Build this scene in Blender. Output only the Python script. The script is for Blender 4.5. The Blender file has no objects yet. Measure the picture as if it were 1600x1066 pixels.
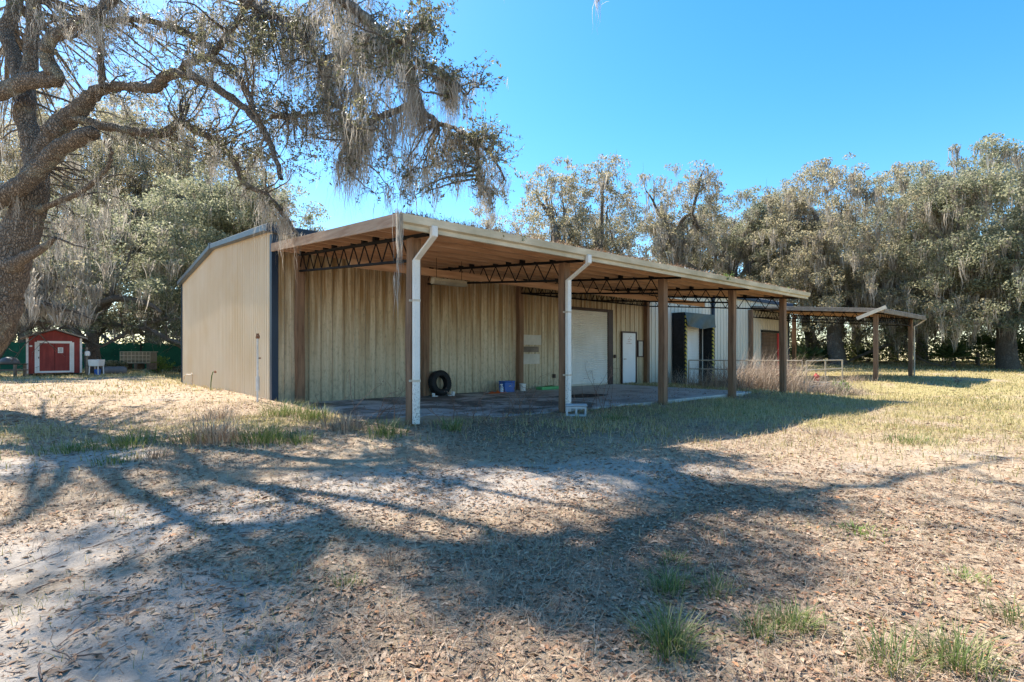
import bpy, math, random
import numpy as np
from mathutils import Vector, Matrix

random.seed(7)
rng = np.random.default_rng(11)
SC = bpy.context.scene
COL = SC.collection
PI = math.pi

# ------------------------------------------------------------------ survey (camera solved from the photograph)
FPX, YAW, HORY = 816.17, math.radians(40.514), 553.46
CAM = (-4.336, -13.228, 1.2)
SN, CS = math.sin(YAW), math.cos(YAW)
SUN = np.array([-0.10, 1.0, 1.22]); SUN = SUN / np.linalg.norm(SUN)      # direction towards the sun

def at_depth(px, py, d):
    r = (px - 800) / FPX; u = (HORY - py) / FPX
    return np.array([CAM[0] + d * (SN + r * CS), CAM[1] + d * (CS - r * SN), CAM[2] + d * u])

def on_ground(px, py):
    z = -0.1
    for _ in range(6):
        d = (CAM[2] - z) * FPX / (py - HORY)
        p = at_depth(px, py, d); z = float(zg(p[0], p[1]))
    return (p[0], p[1], z)

# ------------------------------------------------------------------ numpy noise
def _hash(ix, iy, seed):
    n = (ix.astype(np.int64) * 374761393 + iy.astype(np.int64) * 668265263 + seed * 974711) & 0x7fffffff
    n = ((n ^ (n >> 13)) * 1274126177) & 0x7fffffff
    return ((n ^ (n >> 16)) & 0xffff) / 65535.0

def vnoise(x, y, seed=0):
    x = np.asarray(x, float); y = np.asarray(y, float)
    ix, iy = np.floor(x), np.floor(y); fx, fy = x - ix, y - iy
    fx = fx * fx * (3 - 2 * fx); fy = fy * fy * (3 - 2 * fy)
    a = _hash(ix, iy, seed); b = _hash(ix + 1, iy, seed); c = _hash(ix, iy + 1, seed); d = _hash(ix + 1, iy + 1, seed)
    return (a * (1 - fx) + b * fx) * (1 - fy) + (c * (1 - fx) + d * fx) * fy

def fbm(x, y, seed=0, o=4):
    s = 0; a = .5; t = 0
    for i in range(o):
        s = s + a * vnoise(np.asarray(x) * 2 ** i, np.asarray(y) * 2 ** i, seed + i); t += a; a *= .5
    return s / t

def sstep(a, b, x):
    t = np.clip((np.asarray(x, float) - a) / (b - a), 0, 1)
    return t * t * (3 - 2 * t)

# ------------------------------------------------------------------ terrain
CTRL = np.array([(-4.3,-13.2,-.22),(-2,-11,-.2),(-5,-9,-.15),(-5,-4,-.02),(-1,-8,-.10),(0,-6.2,.05),(2,-6.4,.0),(3.6,-6.3,-.03),(5.4,-6.3,-.08),
  (7.2,-6.2,-.14),(10.8,-6.2,-.2),(14.4,-6.2,-.16),(5,-9,-.2),(10,-10,-.22),(15,-8.5,-.26),(17,-7.2,-.4),(19,-6.4,-.52),(22,-6.6,-.45),(24.6,-6,-.06),
  (31,-6,-.02),(28,-9,-.2),(18,-12,-.25),(40,-8,0),(60,0,.42),(50,10,.42),(40,-20,-.1),(-.8,-1,.08),(-.8,3,.1),(-.8,8,.02),(-.8,12.6,-.03),
  (-5,3,.05),(-5,12,.03),(-5,23,.05),(0,35,.1),(-15,20,.1),(-20,-10,-.1),(0,-25,-.3),(20,-30,-.3),(80,-20,.5),(90,40,.5),(20,60,.4),(-10,60,.3),
  (4,-5.65,-.01),(5.6,-5.7,-.02),(7.2,-5.65,-.05),(9,-5.65,-.05),(10.8,-5.6,-.05),(12.5,-5.4,-.06),(12.65,-4,-.03),(12.65,-2,-.02),(12.7,-.5,-.02),(14,-2,-.04),(13.2,-4.5,-.08),(15,-3,-.2),(17,-3,-.4),(-1.4,-4,.06),(-2.5,-2.5,.05)], float)

def zg(x, y):
    x = np.asarray(x, float); y = np.asarray(y, float)
    num = 0; den = 0
    for cx, cy, cz in CTRL:
        d2 = (x - cx) ** 2 + (y - cy) ** 2 + .6
        w = 1 / d2 ** 1.7
        num = num + w * cz; den = den + w
    z = num / den
    z = z + .05 * (fbm(x * .9, y * .9, 3) - .5) + .03 * (fbm(x * 3.1, y * 3.1, 9, 3) - .5)
    # made ground under the slab and the building
    ins = sstep(-.5, -.1, x) * (1 - sstep(12.2, 12.9, x)) * sstep(-5.42, -5.2, y + .9 * (1 - sstep(.5, 3.2, x)) * -1.0)
    z = z * (1 - ins) + -.2 * ins
    ins2 = sstep(-.5, -.1, x) * (1 - sstep(28.8, 29.2, x)) * sstep(-.25, 0, y) * (1 - sstep(12.4, 12.8, y))
    z = z * (1 - ins2) + -.3 * ins2
    pit = sstep(17.6, 18.1, x) * (1 - sstep(22.2, 22.7, x)) * sstep(-5.0, -4.7, y) * (1 - sstep(-.3, .1, y))
    return z * (1 - pit) - .75 * pit

def gm_green(x, y):
    g = .95 * sstep(1.0, 9.0, x + .25 * (y + 9)) * sstep(-15.5, -11, y + .12 * x)
    g = np.maximum(g, .8 * np.exp(-((y + 3 + .35 * (x + 3)) / 1.3) ** 2) * sstep(-6.5, -4.5, x) * (1 - sstep(-.6, 1.2, x)))
    g = np.maximum(g, .55 * np.exp(-((y + 7.2) / 1.4) ** 2) * sstep(.5, 3.5, x))
    g = np.maximum(g, .75 * sstep(30, 50, x))
    g = np.maximum(g, .7 * sstep(15, 22, y) * (1 - sstep(-1, 3, x - 0 * y)))
    n = fbm(np.asarray(x) * .55, np.asarray(y) * .55, 21)
    n2 = fbm(np.asarray(x) * 1.7, np.asarray(y) * 1.7, 23)
    return np.clip(g * np.clip(.15 + 1.3 * n + 1.6 * (n2 - .5), .05, 1.4), 0, 1)

PATH = np.array([(-9, -7.8), (-4.6, -8.4), (-1.9, -8.3), (-.4, -9.3), (1.4, -10.2), (3.0, -11.4), (5.5, -12.2), (12, -13)], float)
def gm_sand(x, y):
    x = np.asarray(x, float); y = np.asarray(y, float)
    dm = np.full(np.broadcast(x, y).shape, 1e9)
    for a, b in zip(PATH[:-1], PATH[1:]):
        ab = b - a; t = np.clip(((x - a[0]) * ab[0] + (y - a[1]) * ab[1]) / (ab @ ab), 0, 1)
        dm = np.minimum(dm, np.hypot(x - a[0] - t * ab[0], y - a[1] - t * ab[1]))
    s = .72 * np.exp(-(dm / .95) ** 2) * (1 - .62 * sstep(.3, 2.2, x))
    s = np.maximum(s, .9 * np.exp(-(((x + 5.2) / 1.6) ** 2 + ((y + 5.6) / 1.0) ** 2)))
    s = np.maximum(s, .38 * np.exp(-(((x + 2.4) / 1.7) ** 2 + ((y - 3.5) / 5.5) ** 2)))
    s = np.maximum(s, .9 * np.exp(-(((x + 4.1) / .75) ** 2 + ((y + 10.2) / 1.3) ** 2)))
    n = fbm(x * .8, y * .8, 33)
    return np.clip(s * (.3 + 1.35 * n), 0, 1)

def gm_soil_shade(x, y):  # darker ground before the canopy: dirt tone with the canopy's shade painted in
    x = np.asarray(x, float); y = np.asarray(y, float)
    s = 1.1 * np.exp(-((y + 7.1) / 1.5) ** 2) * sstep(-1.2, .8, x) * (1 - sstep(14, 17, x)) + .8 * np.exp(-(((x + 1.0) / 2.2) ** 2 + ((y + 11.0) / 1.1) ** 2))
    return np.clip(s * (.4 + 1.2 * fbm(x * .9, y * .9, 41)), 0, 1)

# ------------------------------------------------------------------ mesh building
def link(o, parent=None):
    COL.objects.link(o)
    if parent is not None: o.parent = parent
    return o

class MB:
    def __init__(s): s.v = []; s.f = []
    def add(s, V, Fc):
        n = len(s.v); s.v.extend([tuple(map(float, p)) for p in V]); s.f.extend([tuple(i + n for i in q) for q in Fc]); return s
    def box(s, x0, x1, y0, y1, z0, z1):
        return s.add([(x0,y0,z0),(x1,y0,z0),(x1,y1,z0),(x0,y1,z0),(x0,y0,z1),(x1,y0,z1),(x1,y1,z1),(x0,y1,z1)],
            [(0,3,2,1),(4,5,6,7),(0,1,5,4),(1,2,6,5),(2,3,7,6),(3,0,4,7)])
    def cbox(s, c, size, rz=0, taper=1.0):
        hx, hy, hz = [q / 2 for q in size]; V = []
        for z, t in ((-hz, 1), (hz, taper)):
            for x, y in ((-hx, -hy), (hx, -hy), (hx, hy), (-hx, hy)):
                x *= t; y *= t
                V.append((c[0] + x * math.cos(rz) - y * math.sin(rz), c[1] + x * math.sin(rz) + y * math.cos(rz), c[2] + z))
        return s.add(V, [(0,3,2,1),(4,5,6,7),(0,1,5,4),(1,2,6,5),(2,3,7,6),(3,0,4,7)])
    def beam(s, a, b, w, h, up=(0,0,1)):
        a = Vector(a); b = Vector(b); d = (b - a).normalized(); u = Vector(up)
        if abs(d.dot(u)) > .98: u = Vector((0, 1, 0))
        r = d.cross(u).normalized() * (w / 2); u = r.cross(d).normalized() * (h / 2)
        V = [a - r - u, a + r - u, a + r + u, a - r + u, b - r - u, b + r - u, b + r + u, b - r + u]
        return s.add(V, [(0,1,2,3),(4,7,6,5),(0,4,5,1),(1,5,6,2),(2,6,7,3),(3,7,4,0)])
    def tube(s, pts, radii, n=8, cap=True):
        pts = [Vector(p) for p in pts]
        if not hasattr(radii, '__len__'): radii = [radii] * len(pts)
        base = len(s.v); u = None
        for i, p in enumerate(pts):
            d = (pts[min(i + 1, len(pts) - 1)] - pts[max(i - 1, 0)])
            d = d.normalized() if d.length > 1e-9 else Vector((0, 0, 1))
            if u is None:
                u = d.orthogonal().normalized()
            else:
                u = (u - d * u.dot(d)); u = u.normalized() if u.length > 1e-6 else d.orthogonal().normalized()
            w = d.cross(u)
            for k in range(n):
                a = 2 * PI * k / n
                q = p + (u * math.cos(a) + w * math.sin(a)) * radii[i]; s.v.append((q.x, q.y, q.z))
        for i in range(len(pts) - 1):
            for k in range(n):
                a = base + i * n + k; b = base + i * n + (k + 1) % n
                s.f.append((a, b, b + n, a + n))
        if cap:
            s.f.append(tuple(base + k for k in reversed(range(n))))
            s.f.append(tuple(base + (len(pts) - 1) * n + k for k in range(n)))
        return s
    def lathe(s, prof, c=(0,0,0), n=20, axis='z'):
        base = len(s.v)
        for r, h in prof:
            for k in range(n):
                a = 2 * PI * k / n; x, y, z = r * math.cos(a), r * math.sin(a), h
                if axis == 'y': x, y, z = x, h, y
                if axis == 'x': x, y, z = h, x, y
                s.v.append((c[0] + x, c[1] + y, c[2] + z))
        for i in range(len(prof) - 1):
            for k in range(n):
                a = base + i * n + k; b = base + i * n + (k + 1) % n
                s.f.append((a, b, b + n, a + n))
        return s
    def prism(s, poly, y0, y1, axis='y'):
        n = len(poly); V = []
        for q in (y0, y1):
            for a, b in poly: V.append((a, q, b) if axis == 'y' else (q, a, b))
        Fc = [tuple(range(n)), tuple(reversed(range(n, 2 * n)))] + [(i, n + i, n + (i + 1) % n, (i + 1) % n) for i in range(n)]
        return s.add(V, Fc)
    def build(s, name, mat, parent=None, smooth=False, bevel=0):
        me = bpy.data.meshes.new(name); me.from_pydata(s.v, [], s.f); me.validate()
        o = bpy.data.objects.new(name, me); link(o, parent)
        if mat: me.materials.append(mat)
        import bmesh
        bm = bmesh.new(); bm.from_mesh(me); bmesh.ops.recalc_face_normals(bm, faces=bm.faces)
        if bevel: bmesh.ops.bevel(bm, geom=bm.edges[:], offset=bevel, segments=1, affect='EDGES', clamp_overlap=True)
        bm.to_mesh(me); bm.free()
        if smooth: me.polygons.foreach_set('use_smooth', [True] * len(me.polygons))
        return o

def np_mesh(name, V, Q, mat, parent=None, smooth=False, attrs=None):
    """mesh object from an (n,3) vertex array and an (m,4) quad array"""
    V = np.ascontiguousarray(V, np.float32); Q = np.ascontiguousarray(Q, np.int32)
    me = bpy.data.meshes.new(name); k = Q.shape[1]
    me.vertices.add(len(V)); me.vertices.foreach_set('co', V.ravel())
    me.loops.add(Q.size); me.loops.foreach_set('vertex_index', Q.ravel())
    me.polygons.add(len(Q)); me.polygons.foreach_set('loop_start', np.arange(len(Q), dtype=np.int32) * k)
    if smooth: me.polygons.foreach_set('use_smooth', np.ones(len(Q), bool))
    me.update(calc_edges=True)
    for nm, arr in (attrs or {}).items():
        a = me.attributes.new(nm, 'FLOAT', 'POINT'); a.data.foreach_set('value', np.ascontiguousarray(arr, np.float32))
    me.materials.append(mat)
    return link(bpy.data.objects.new(name, me), parent)

def empty(name, loc=(0,0,0), rz=0):
    o = bpy.data.objects.new(name, None); o.location = loc; o.rotation_euler = (0, 0, rz); o.empty_display_size = .3
    return link(o)
def tag(o, label=None, cat=None, group=None, kind=None):
    if label: o['label'] = label
    if cat: o['category'] = cat
    if group: o['group'] = group
    if kind: o['kind'] = kind
    return o
def copy_tree(o, parent=None):
    c = o.copy(); COL.objects.link(c)
    if parent is not None: c.parent = parent
    for ch in [q for q in bpy.data.objects if q.parent == o]: copy_tree(ch, c)
    return c

def rand_dirs(n):
    v = rng.normal(size=(n, 3)); return v / np.linalg.norm(v, axis=1, keepdims=True)

def leaves(C, size, ratio=.45, up=.3, fold=.0, dirs=None):
    """diamond leaves: centres C (n,3), size scalar or (n,)"""
    n = len(C); size = np.broadcast_to(np.asarray(size, float), (n,))[:, None]
    d = rand_dirs(n) if dirs is None else dirs
    nr = rand_dirs(n); nr[:, 2] = np.abs(nr[:, 2]) + up
    s = np.cross(nr, d); s /= np.linalg.norm(s, axis=1, keepdims=True) + 1e-9
    b = np.cross(d, s)
    V = np.empty((n, 4, 3))
    V[:, 0] = C - d * size * .5; V[:, 2] = C + d * size * .5 - b * size * fold
    V[:, 1] = C + s * size * ratio * .5 + b * size * fold * .6; V[:, 3] = C - s * size * ratio * .5 + b * size * fold * .6
    return V.reshape(-1, 3), np.arange(4 * n).reshape(n, 4)

def ribbons(P, length, width, K=4, wig=.12, pull=None):
    """hanging ribbons that taper, from points P"""
    n = len(P); length = np.broadcast_to(length, (n,)); width = np.broadcast_to(width, (n,))
    az = rng.uniform(0, 2 * PI, n); sd = np.stack([np.cos(az), np.sin(az), 0 * az], 1)
    V = np.empty((n, K + 1, 2, 3)); off = np.zeros((n, 3))
    for k in range(K + 1):
        t = k / K
        if k: off[:, :2] += rng.normal(size=(n, 2)) * (wig * length / K)[:, None]
        c = P + off; c = c if pull is None else c + pull * (t ** .7); c = c + np.stack([0 * az, 0 * az, -length * t], 1)
        w = width * (.55 + .9 * t if t < .35 else 1.0) * (1 - t) ** .7 if True else width
        w = width * np.clip((.5 + 2 * t), 0, 1) * (1 - .93 * t)
        V[:, k, 0] = c - sd * w[:, None] * .5; V[:, k, 1] = c + sd * w[:, None] * .5
    idx = np.arange(n * (K + 1) * 2).reshape(n, K + 1, 2)
    Q = np.stack([idx[:, :-1, 0], idx[:, :-1, 1], idx[:, 1:, 1], idx[:, 1:, 0]], -1).reshape(-1, 4)
    return V.reshape(-1, 3), Q

def blades(P, height, width, lean=.35, K=3, dirs=None):
    """upright blades that arch over"""
    n = len(P); height = np.broadcast_to(height, (n,)); width = np.broadcast_to(width, (n,))
    az = rng.uniform(0, 2 * PI, n) if dirs is None else dirs
    o = np.stack([np.cos(az), np.sin(az), 0 * az], 1); sd = np.stack([-np.sin(az), np.cos(az), 0 * az], 1)
    ln = rng.uniform(.1, 1, n) * lean * 2
    V = np.empty((n, K + 1, 2, 3))
    for k in range(K + 1):
        t = k / K
        c = P + o * (height * ln * t ** 1.8)[:, None]
        c[:, 2] += height * t * (1 - .25 * ln * t)
        w = width * (1 - t) ** .6 + .0005
        V[:, k, 0] = c - sd * w[:, None] * .5; V[:, k, 1] = c + sd * w[:, None] * .5
    idx = np.arange(n * (K + 1) * 2).reshape(n, K + 1, 2)
    Q = np.stack([idx[:, :-1, 0], idx[:, :-1, 1], idx[:, 1:, 1], idx[:, 1:, 0]], -1).reshape(-1, 4)
    return V.reshape(-1, 3), Q

def merge(parts):
    Vs = []; Qs = []; n = 0
    for V, Q in parts:
        Vs.append(V); Qs.append(Q + n); n += len(V)
    return np.concatenate(Vs), np.concatenate(Qs)

# ------------------------------------------------------------------ materials
class NT:
    def __init__(s, name):
        s.m = bpy.data.materials.new(name); s.m.use_nodes = True; s.t = s.m.node_tree; s.t.nodes.clear()
        s.out = s.n('ShaderNodeOutputMaterial')
    def n(s, kind, **kw):
        q = s.t.nodes.new(kind)
        for k, v in kw.items(): setattr(q, k, v)
        return q
    def l(s, a, b): s.t.links.new(a, b)
    def val(s, sock, v):
        if hasattr(v, 'is_output') or isinstance(v, bpy.types.NodeSocket): s.l(v, sock)
        else: sock.default_value = v
    def coords(s, scale=(1,1,1), kind='Object'):
        tc = s.n('ShaderNodeTexCoord'); mp = s.n('ShaderNodeMapping'); s.l(tc.outputs[kind], mp.inputs[0]); mp.inputs['Scale'].default_value = scale
        return mp.outputs[0]
    def noise(s, scale, detail=6, rough=.6, vec=None, dist=0):
        q = s.n('ShaderNodeTexNoise'); q.inputs['Scale'].default_value = scale; q.inputs['Detail'].default_value = detail
        q.inputs['Roughness'].default_value = rough; q.inputs['Distortion'].default_value = dist
        if vec is not None: s.l(vec, q.inputs['Vector'])
        return q.outputs['Fac']
    def ramp(s, fac, stops):
        q = s.n('ShaderNodeValToRGB'); e = q.color_ramp.elements
        while len(e) < len(stops): e.new(.5)
        for el, (p, c) in zip(e, stops):
            el.position = p; el.color = c if len(c) == 4 else (*c, 1)
        s.l(fac, q.inputs[0]); return q.outputs[0]
    def mrange(s, fac, a, b, c=0., d=1.):
        q = s.n('ShaderNodeMapRange'); s.val(q.inputs[0], fac)
        for i, v in enumerate((a, b, c, d)): q.inputs[i + 1].default_value = v
        return q.outputs[0]
    def math(s, op, a, b=0.):
        q = s.n('ShaderNodeMath', operation=op); s.val(q.inputs[0], a); s.val(q.inputs[1], b); return q.outputs[0]
    def mix(s, fac, a, b, blend='MIX'):
        q = s.n('ShaderNodeMix', data_type='RGBA', blend_type=blend)
        s.val(q.inputs[0], fac)
        for sock, v in ((q.inputs[6], a), (q.inputs[7], b)):
            if isinstance(v, tuple): sock.default_value = v if len(v) == 4 else (*v, 1)
            else: s.l(v, sock)
        return q.outputs[2]
    def bsdf(s, col, rough=.8, metal=0, bump=None, bstr=.3, bdist=.02, spec=.3):
        b = s.n('ShaderNodeBsdfPrincipled')
        if isinstance(col, tuple): b.inputs['Base Color'].default_value = (*col, 1) if len(col) == 3 else col
        else: s.l(col, b.inputs['Base Color'])
        s.val(b.inputs['Roughness'], rough); b.inputs['Metallic'].default_value = metal; b.inputs['Specular IOR Level'].default_value = spec
        if bump is not None:
            q = s.n('ShaderNodeBump'); q.inputs['Strength'].default_value = bstr; q.inputs['Distance'].default_value = bdist
            s.l(bump, q.inputs['Height']); s.l(q.outputs[0], b.inputs['Normal'])
        s.l(b.outputs[0], s.out.inputs[0]); return b

def worn(name, c1, c2, scale=6, rough=.75, bump=.3, stretch=(1,1,1), lo=.35, hi=.65, metal=0, c3=None, spec=.3):
    t = NT(name); v = t.coords(stretch)
    n1 = t.noise(scale, 8, .65, v); n2 = t.noise(scale * .23, 4, .6, t.coords())
    c = t.ramp(n1, [(lo, c1), (hi, c2)])
    c = t.mix(t.mrange(n2, .4, .75), c, c3 if c3 else tuple(q * .75 for q in c1))
    t.bsdf(c, rough, metal, n1, bump, .01, spec); return t.m

def leafmat(name, stops, trans=.35, rough=.6):
    t = NT(name); g = t.n('ShaderNodeNewGeometry')
    c = t.ramp(g.outputs['Random Per Island'], stops)
    d = t.n('ShaderNodeBsdfPrincipled'); t.l(c, d.inputs['Base Color']); d.inputs['Roughness'].default_value = rough; d.inputs['Specular IOR Level'].default_value = .35
    tr = t.n('ShaderNodeBsdfTranslucent'); t.l(c, tr.inputs[0])
    mx = t.n('ShaderNodeMixShader'); mx.inputs[0].default_value = trans
    t.l(d.outputs[0], mx.inputs[1]); t.l(tr.outputs[0], mx.inputs[2]); t.l(mx.outputs[0], t.out.inputs[0]); return t.m

M = {}
M['leaf_live'] = leafmat('live_oak_leaf', [(0, (.08,.09,.05)), (.4, (.15,.155,.085)), (.8, (.24,.23,.13)), (1, (.38,.33,.18))], .45, .45)
M['leaf_gold'] = leafmat('golden_oak_leaf', [(0, (.17,.165,.10)), (.4, (.31,.285,.18)), (.75, (.45,.395,.25)), (1, (.56,.47,.29))], .55)
M['leaf_green'] = leafmat('green_leaf', [(0, (.15,.17,.10)), (.5, (.29,.295,.18)), (1, (.48,.455,.30))], .55)
M['leaf_far'] = leafmat('woodland_leaf', [(0, (.11,.12,.07)), (.5, (.21,.21,.13)), (1, (.36,.33,.21))], .55)
M['moss'] = leafmat('spanish_moss', [(0, (.30,.265,.215)), (.5, (.48,.43,.36)), (1, (.66,.61,.53))], .5, .95)
M['moss_far'] = leafmat('spanish_moss_pale', [(0, (.30,.26,.21)), (.5, (.45,.395,.325)), (1, (.62,.56,.47))], .45, .95)
M['leaf_under'] = leafmat('undergrowth_leaf', [(0, (.05,.07,.025)), (.5, (.12,.14,.05)), (1, (.22,.22,.09))], .45)
M['palm'] = leafmat('palmetto_leaf', [(0, (.03,.06,.02)), (1, (.10,.15,.05))], .25, .45)
M['bright'] = leafmat('bright_leaf', [(0, (.16,.26,.05)), (1, (.32,.42,.10))], .4)
M['litter'] = leafmat('fallen_leaf', [(0, (.15,.09,.055)), (.3, (.28,.175,.11)), (.55, (.38,.265,.175)), (.8, (.46,.345,.24)), (.92, (.46,.22,.10)), (1, (.20,.10,.06))], .05, .7)
M['grass'] = leafmat('lawn_grass', [(0, (.17,.18,.055)), (.22, (.32,.28,.10)), (.6, (.50,.40,.20)), (1, (.62,.50,.31))], .4)
M['tuft'] = leafmat('tuft_grass', [(0, (.07,.13,.03)), (.55, (.17,.22,.06)), (.85, (.32,.30,.12)), (1, (.5,.42,.24))], .35)
M['straw'] = leafmat('dry_straw', [(0, (.19,.125,.085)), (.4, (.35,.25,.17)), (1, (.56,.45,.33))], .25)
M['weed'] = leafmat('dead_weed', [(0, (.10,.06,.045)), (1, (.28,.18,.13))], .05)

def bark(name, c1, c2, lich):
    t = NT(name); v = t.coords((1, 1, .35)); n1 = t.noise(16, 10, .72, v, 1.2)
    vm = t.n('ShaderNodeVectorMath', operation='ADD'); nz = t.n('ShaderNodeTexNoise'); nz.inputs['Scale'].default_value = 7; t.l(v, nz.inputs[0]); sc_ = t.n('ShaderNodeVectorMath', operation='SCALE'); t.l(nz.outputs[1], sc_.inputs[0]); sc_.inputs['Scale'].default_value = .16; t.l(v, vm.inputs[0]); t.l(sc_.outputs[0], vm.inputs[1])
    w = t.n('ShaderNodeTexVoronoi', feature='DISTANCE_TO_EDGE'); w.inputs['Scale'].default_value = 26; t.l(vm.outputs[0], w.inputs[0])
    c = t.ramp(n1, [(.3, c1), (.7, c2)])
    c = t.mix(t.mrange(w.outputs[0], 0, .16, .55, 0), c, tuple(q * .5 for q in c1))
    c = t.mix(t.mrange(t.noise(1.7, 5, .65, t.coords()), .55, .68), c, lich)
    h = t.math('ADD', t.mrange(w.outputs[0], 0, .2), n1)
    t.bsdf(c, .92, 0, h, 1, .06, .12); return t.m
M['bark'] = bark('live_oak_bark', (.19,.155,.125), (.42,.36,.30), (.40,.40,.33))
M['bark_far'] = bark('grey_oak_bark', (.17,.14,.115), (.38,.33,.275), (.38,.37,.31))

def wall_mat():
    t = NT('cream_metal_stained'); P = t.coords()
    sep = t.n('ShaderNodeSeparateXYZ'); t.l(P, sep.inputs[0])
    st = t.noise(3.2, 7, .7, t.coords((2.2, 2.2, .09)), .2)
    sp = t.noise(14, 8, .75, t.coords((1, 1, .5)))
    big = t.noise(.35, 4, .6, P)
    base = t.ramp(big, [(.3, (.57,.47,.31)), (.7, (.66,.565,.40))])
    aged = t.math('MULTIPLY', t.mrange(sep.outputs[0], 15.0, 11.0, .35, 1.), t.mrange(st, .38, .60))
    hi = t.mrange(sep.outputs[2], 1.0, 3.4, .4, 1.4)
    c = t.mix(t.math('MULTIPLY', aged, hi), base, (.29,.18,.075))
    c = t.mix(t.math('MULTIPLY', t.mrange(sp, .51, .66, 0, .7), t.mrange(sep.outputs[0], 15.0, 11.0, .15, 1.)), c, (.24,.22,.15))
    low = t.math('MULTIPLY', t.mrange(sep.outputs[2], .9, .0, 0, .8), t.mrange(sp, .35, .6))
    c = t.mix(low, c, (.26,.235,.16))
    # pale repainted far bays
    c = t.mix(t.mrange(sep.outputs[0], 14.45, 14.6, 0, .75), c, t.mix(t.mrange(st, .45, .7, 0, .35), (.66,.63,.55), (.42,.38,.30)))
    # dirt caught in the pencil ribs
    fr = t.math('FRACT', t.math('MULTIPLY', t.math('ADD', sep.outputs[0], .57), 1 / .2975))
    rib = t.math('MULTIPLY', t.mrange(t.math('ABSOLUTE', t.math('SUBTRACT', fr, .88)), .0, .04, .95, 0), t.mrange(st, .3, .5, .55, 1))
    c = t.mix(rib, c, (.13,.10,.06))
    t.bsdf(c, t.mrange(sp, .3, .7, .45, .7), 0, sp, .12, .004, .4); return t.m
M['wall'] = wall_mat()
M['gable'] = worn('cream_metal_gable', (.60,.485,.335), (.67,.555,.405), 2.0, .5, .06, (2.5,2.5,.12), c3=(.58,.44,.27))
M['rib_wood_post'] = worn('weathered_post', (.11,.06,.036), (.29,.175,.105), 10, .85, .6, (1.6,1.6,.12), c3=(.20,.125,.078))
M['joist'] = worn('orange_pine', (.36,.20,.11), (.60,.38,.24), 9, .8, .35, (.12,1.6,1.6), c3=(.46,.28,.165))
M['deck'] = worn('pine_deck', (.36,.20,.115), (.64,.43,.28), 7, .8, .3, (.12,1.8,1.8), c3=(.36,.21,.125))
M['rake'] = worn('weathered_board', (.28,.17,.11), (.46,.33,.24), 9, .85, .4, (1.6,.14,1.6), c3=(.38,.28,.2))
M['fascia'] = worn('painted_gutter', (.45,.38,.26), (.66,.58,.43), 5, .6, .25, (.3,1,1.5), c3=(.34,.30,.2))
M['down'] = worn('white_downspout', (.70,.69,.66), (.84,.83,.80), 5, .45, .1, (1,1,.3), c3=(.72,.68,.60))
def spots(name, base, dark, sc=26):
    t = NT(name); v = t.coords(); n = t.noise(sc, 6, .8, v); b = t.noise(2.2, 4, .6, v)
    sep = t.n('ShaderNodeSeparateXYZ'); t.l(v, sep.inputs[0])
    f = t.math('MULTIPLY', t.mrange(n, .53, .60), t.mrange(sep.outputs[2], 1.0, .2, .12, 1))
    c = t.mix(f, t.ramp(b, [(.3, base), (.7, tuple(q * .88 for q in base))]), dark); t.bsdf(c, .5, 0, n, .1, .003); return t.m
M['down'] = spots('white_downspout_chipped', (.76,.735,.67), (.20,.17,.14))
M['steel'] = worn('black_truss_steel', (.006,.005,.005), (.018,.015,.014), 12, .75, .2, spec=.15)
M['blue'] = worn('navy_trim', (.007,.022,.05), (.013,.036,.072), 3, .45, .05, (1,1,.3), spec=.35)
M['rooftrim'] = worn('slate_blue_trim', (.03,.05,.075), (.06,.085,.11), 3, .4, .05, spec=.5)
M['roof'] = worn('galvanised_roof', (.42,.43,.44), (.56,.57,.57), 2, .4, .1, metal=.5)
M['canroof'] = worn('littered_roof', (.30,.26,.21), (.45,.40,.33), 8, .9, .5)
M['brown'] = worn('brown_trim', (.045,.026,.022), (.075,.042,.035), 5, .5, .1)
M['shutter'] = worn('white_shutter', (.66,.66,.63), (.76,.76,.73), 3, .5, .1, (1,1,.3), c3=(.60,.58,.52))
M['door'] = worn('white_door', (.74,.75,.76), (.80,.80,.81), 3, .4, .05, c3=(.72,.72,.72))
M['pale'] = worn('pale_panel', (.52,.48,.40), (.62,.58,.50), 4, .6, .1)
M['black'] = worn('black_rubber', (.010,.010,.011), (.025,.025,.026), 9, .7, .3)
M['tarp'] = worn('grey_green_tarp', (.035,.048,.042), (.075,.095,.085), 3, .5, .2, c3=(.10,.12,.11))
M['rust'] = worn('rusty_brown_shutter', (.09,.05,.035), (.19,.11,.075), 4, .6, .2, (1,1,.25))
M['red'] = worn('red_paint', (.50,.012,.022), (.60,.02,.03), 3, .45, .05)
M['barnred'] = worn('barn_red', (.20,.03,.026), (.31,.05,.042), 5, .6, .15, (2,2,.2))
M['white'] = worn('white_paint', (.72,.71,.68), (.80,.79,.77), 4, .55, .08)
M['shingle'] = worn('grey_shingle', (.22,.20,.18), (.40,.37,.33), 9, .9, .4)
def fence_mat():
    t = NT('green_screen_mesh'); v = t.coords(); n = t.noise(1.2, 5, .65, v); w = t.noise(22, 3, .5, v)
    c = t.ramp(n, [(.3, (.006,.05,.032)), (.7, (.02,.13,.075))]); c = t.mix(t.mrange(w, .5, .7, 0, .4), c, (.04,.17,.10))
    d = t.bsdf(c, .75, 0, w, .4, .01); tr = t.n('ShaderNodeBsdfTranslucent'); t.l(t.mix(.5, c, (.03,.20,.13)), tr.inputs[0]); mx = t.n('ShaderNodeMixShader'); mx.inputs[0].default_value = .3
    t.l(d.outputs[0], mx.inputs[1]); t.l(tr.outputs[0], mx.inputs[2]); t.l(mx.outputs[0], t.out.inputs[0]); return t.m
M['screen'] = fence_mat()
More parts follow.
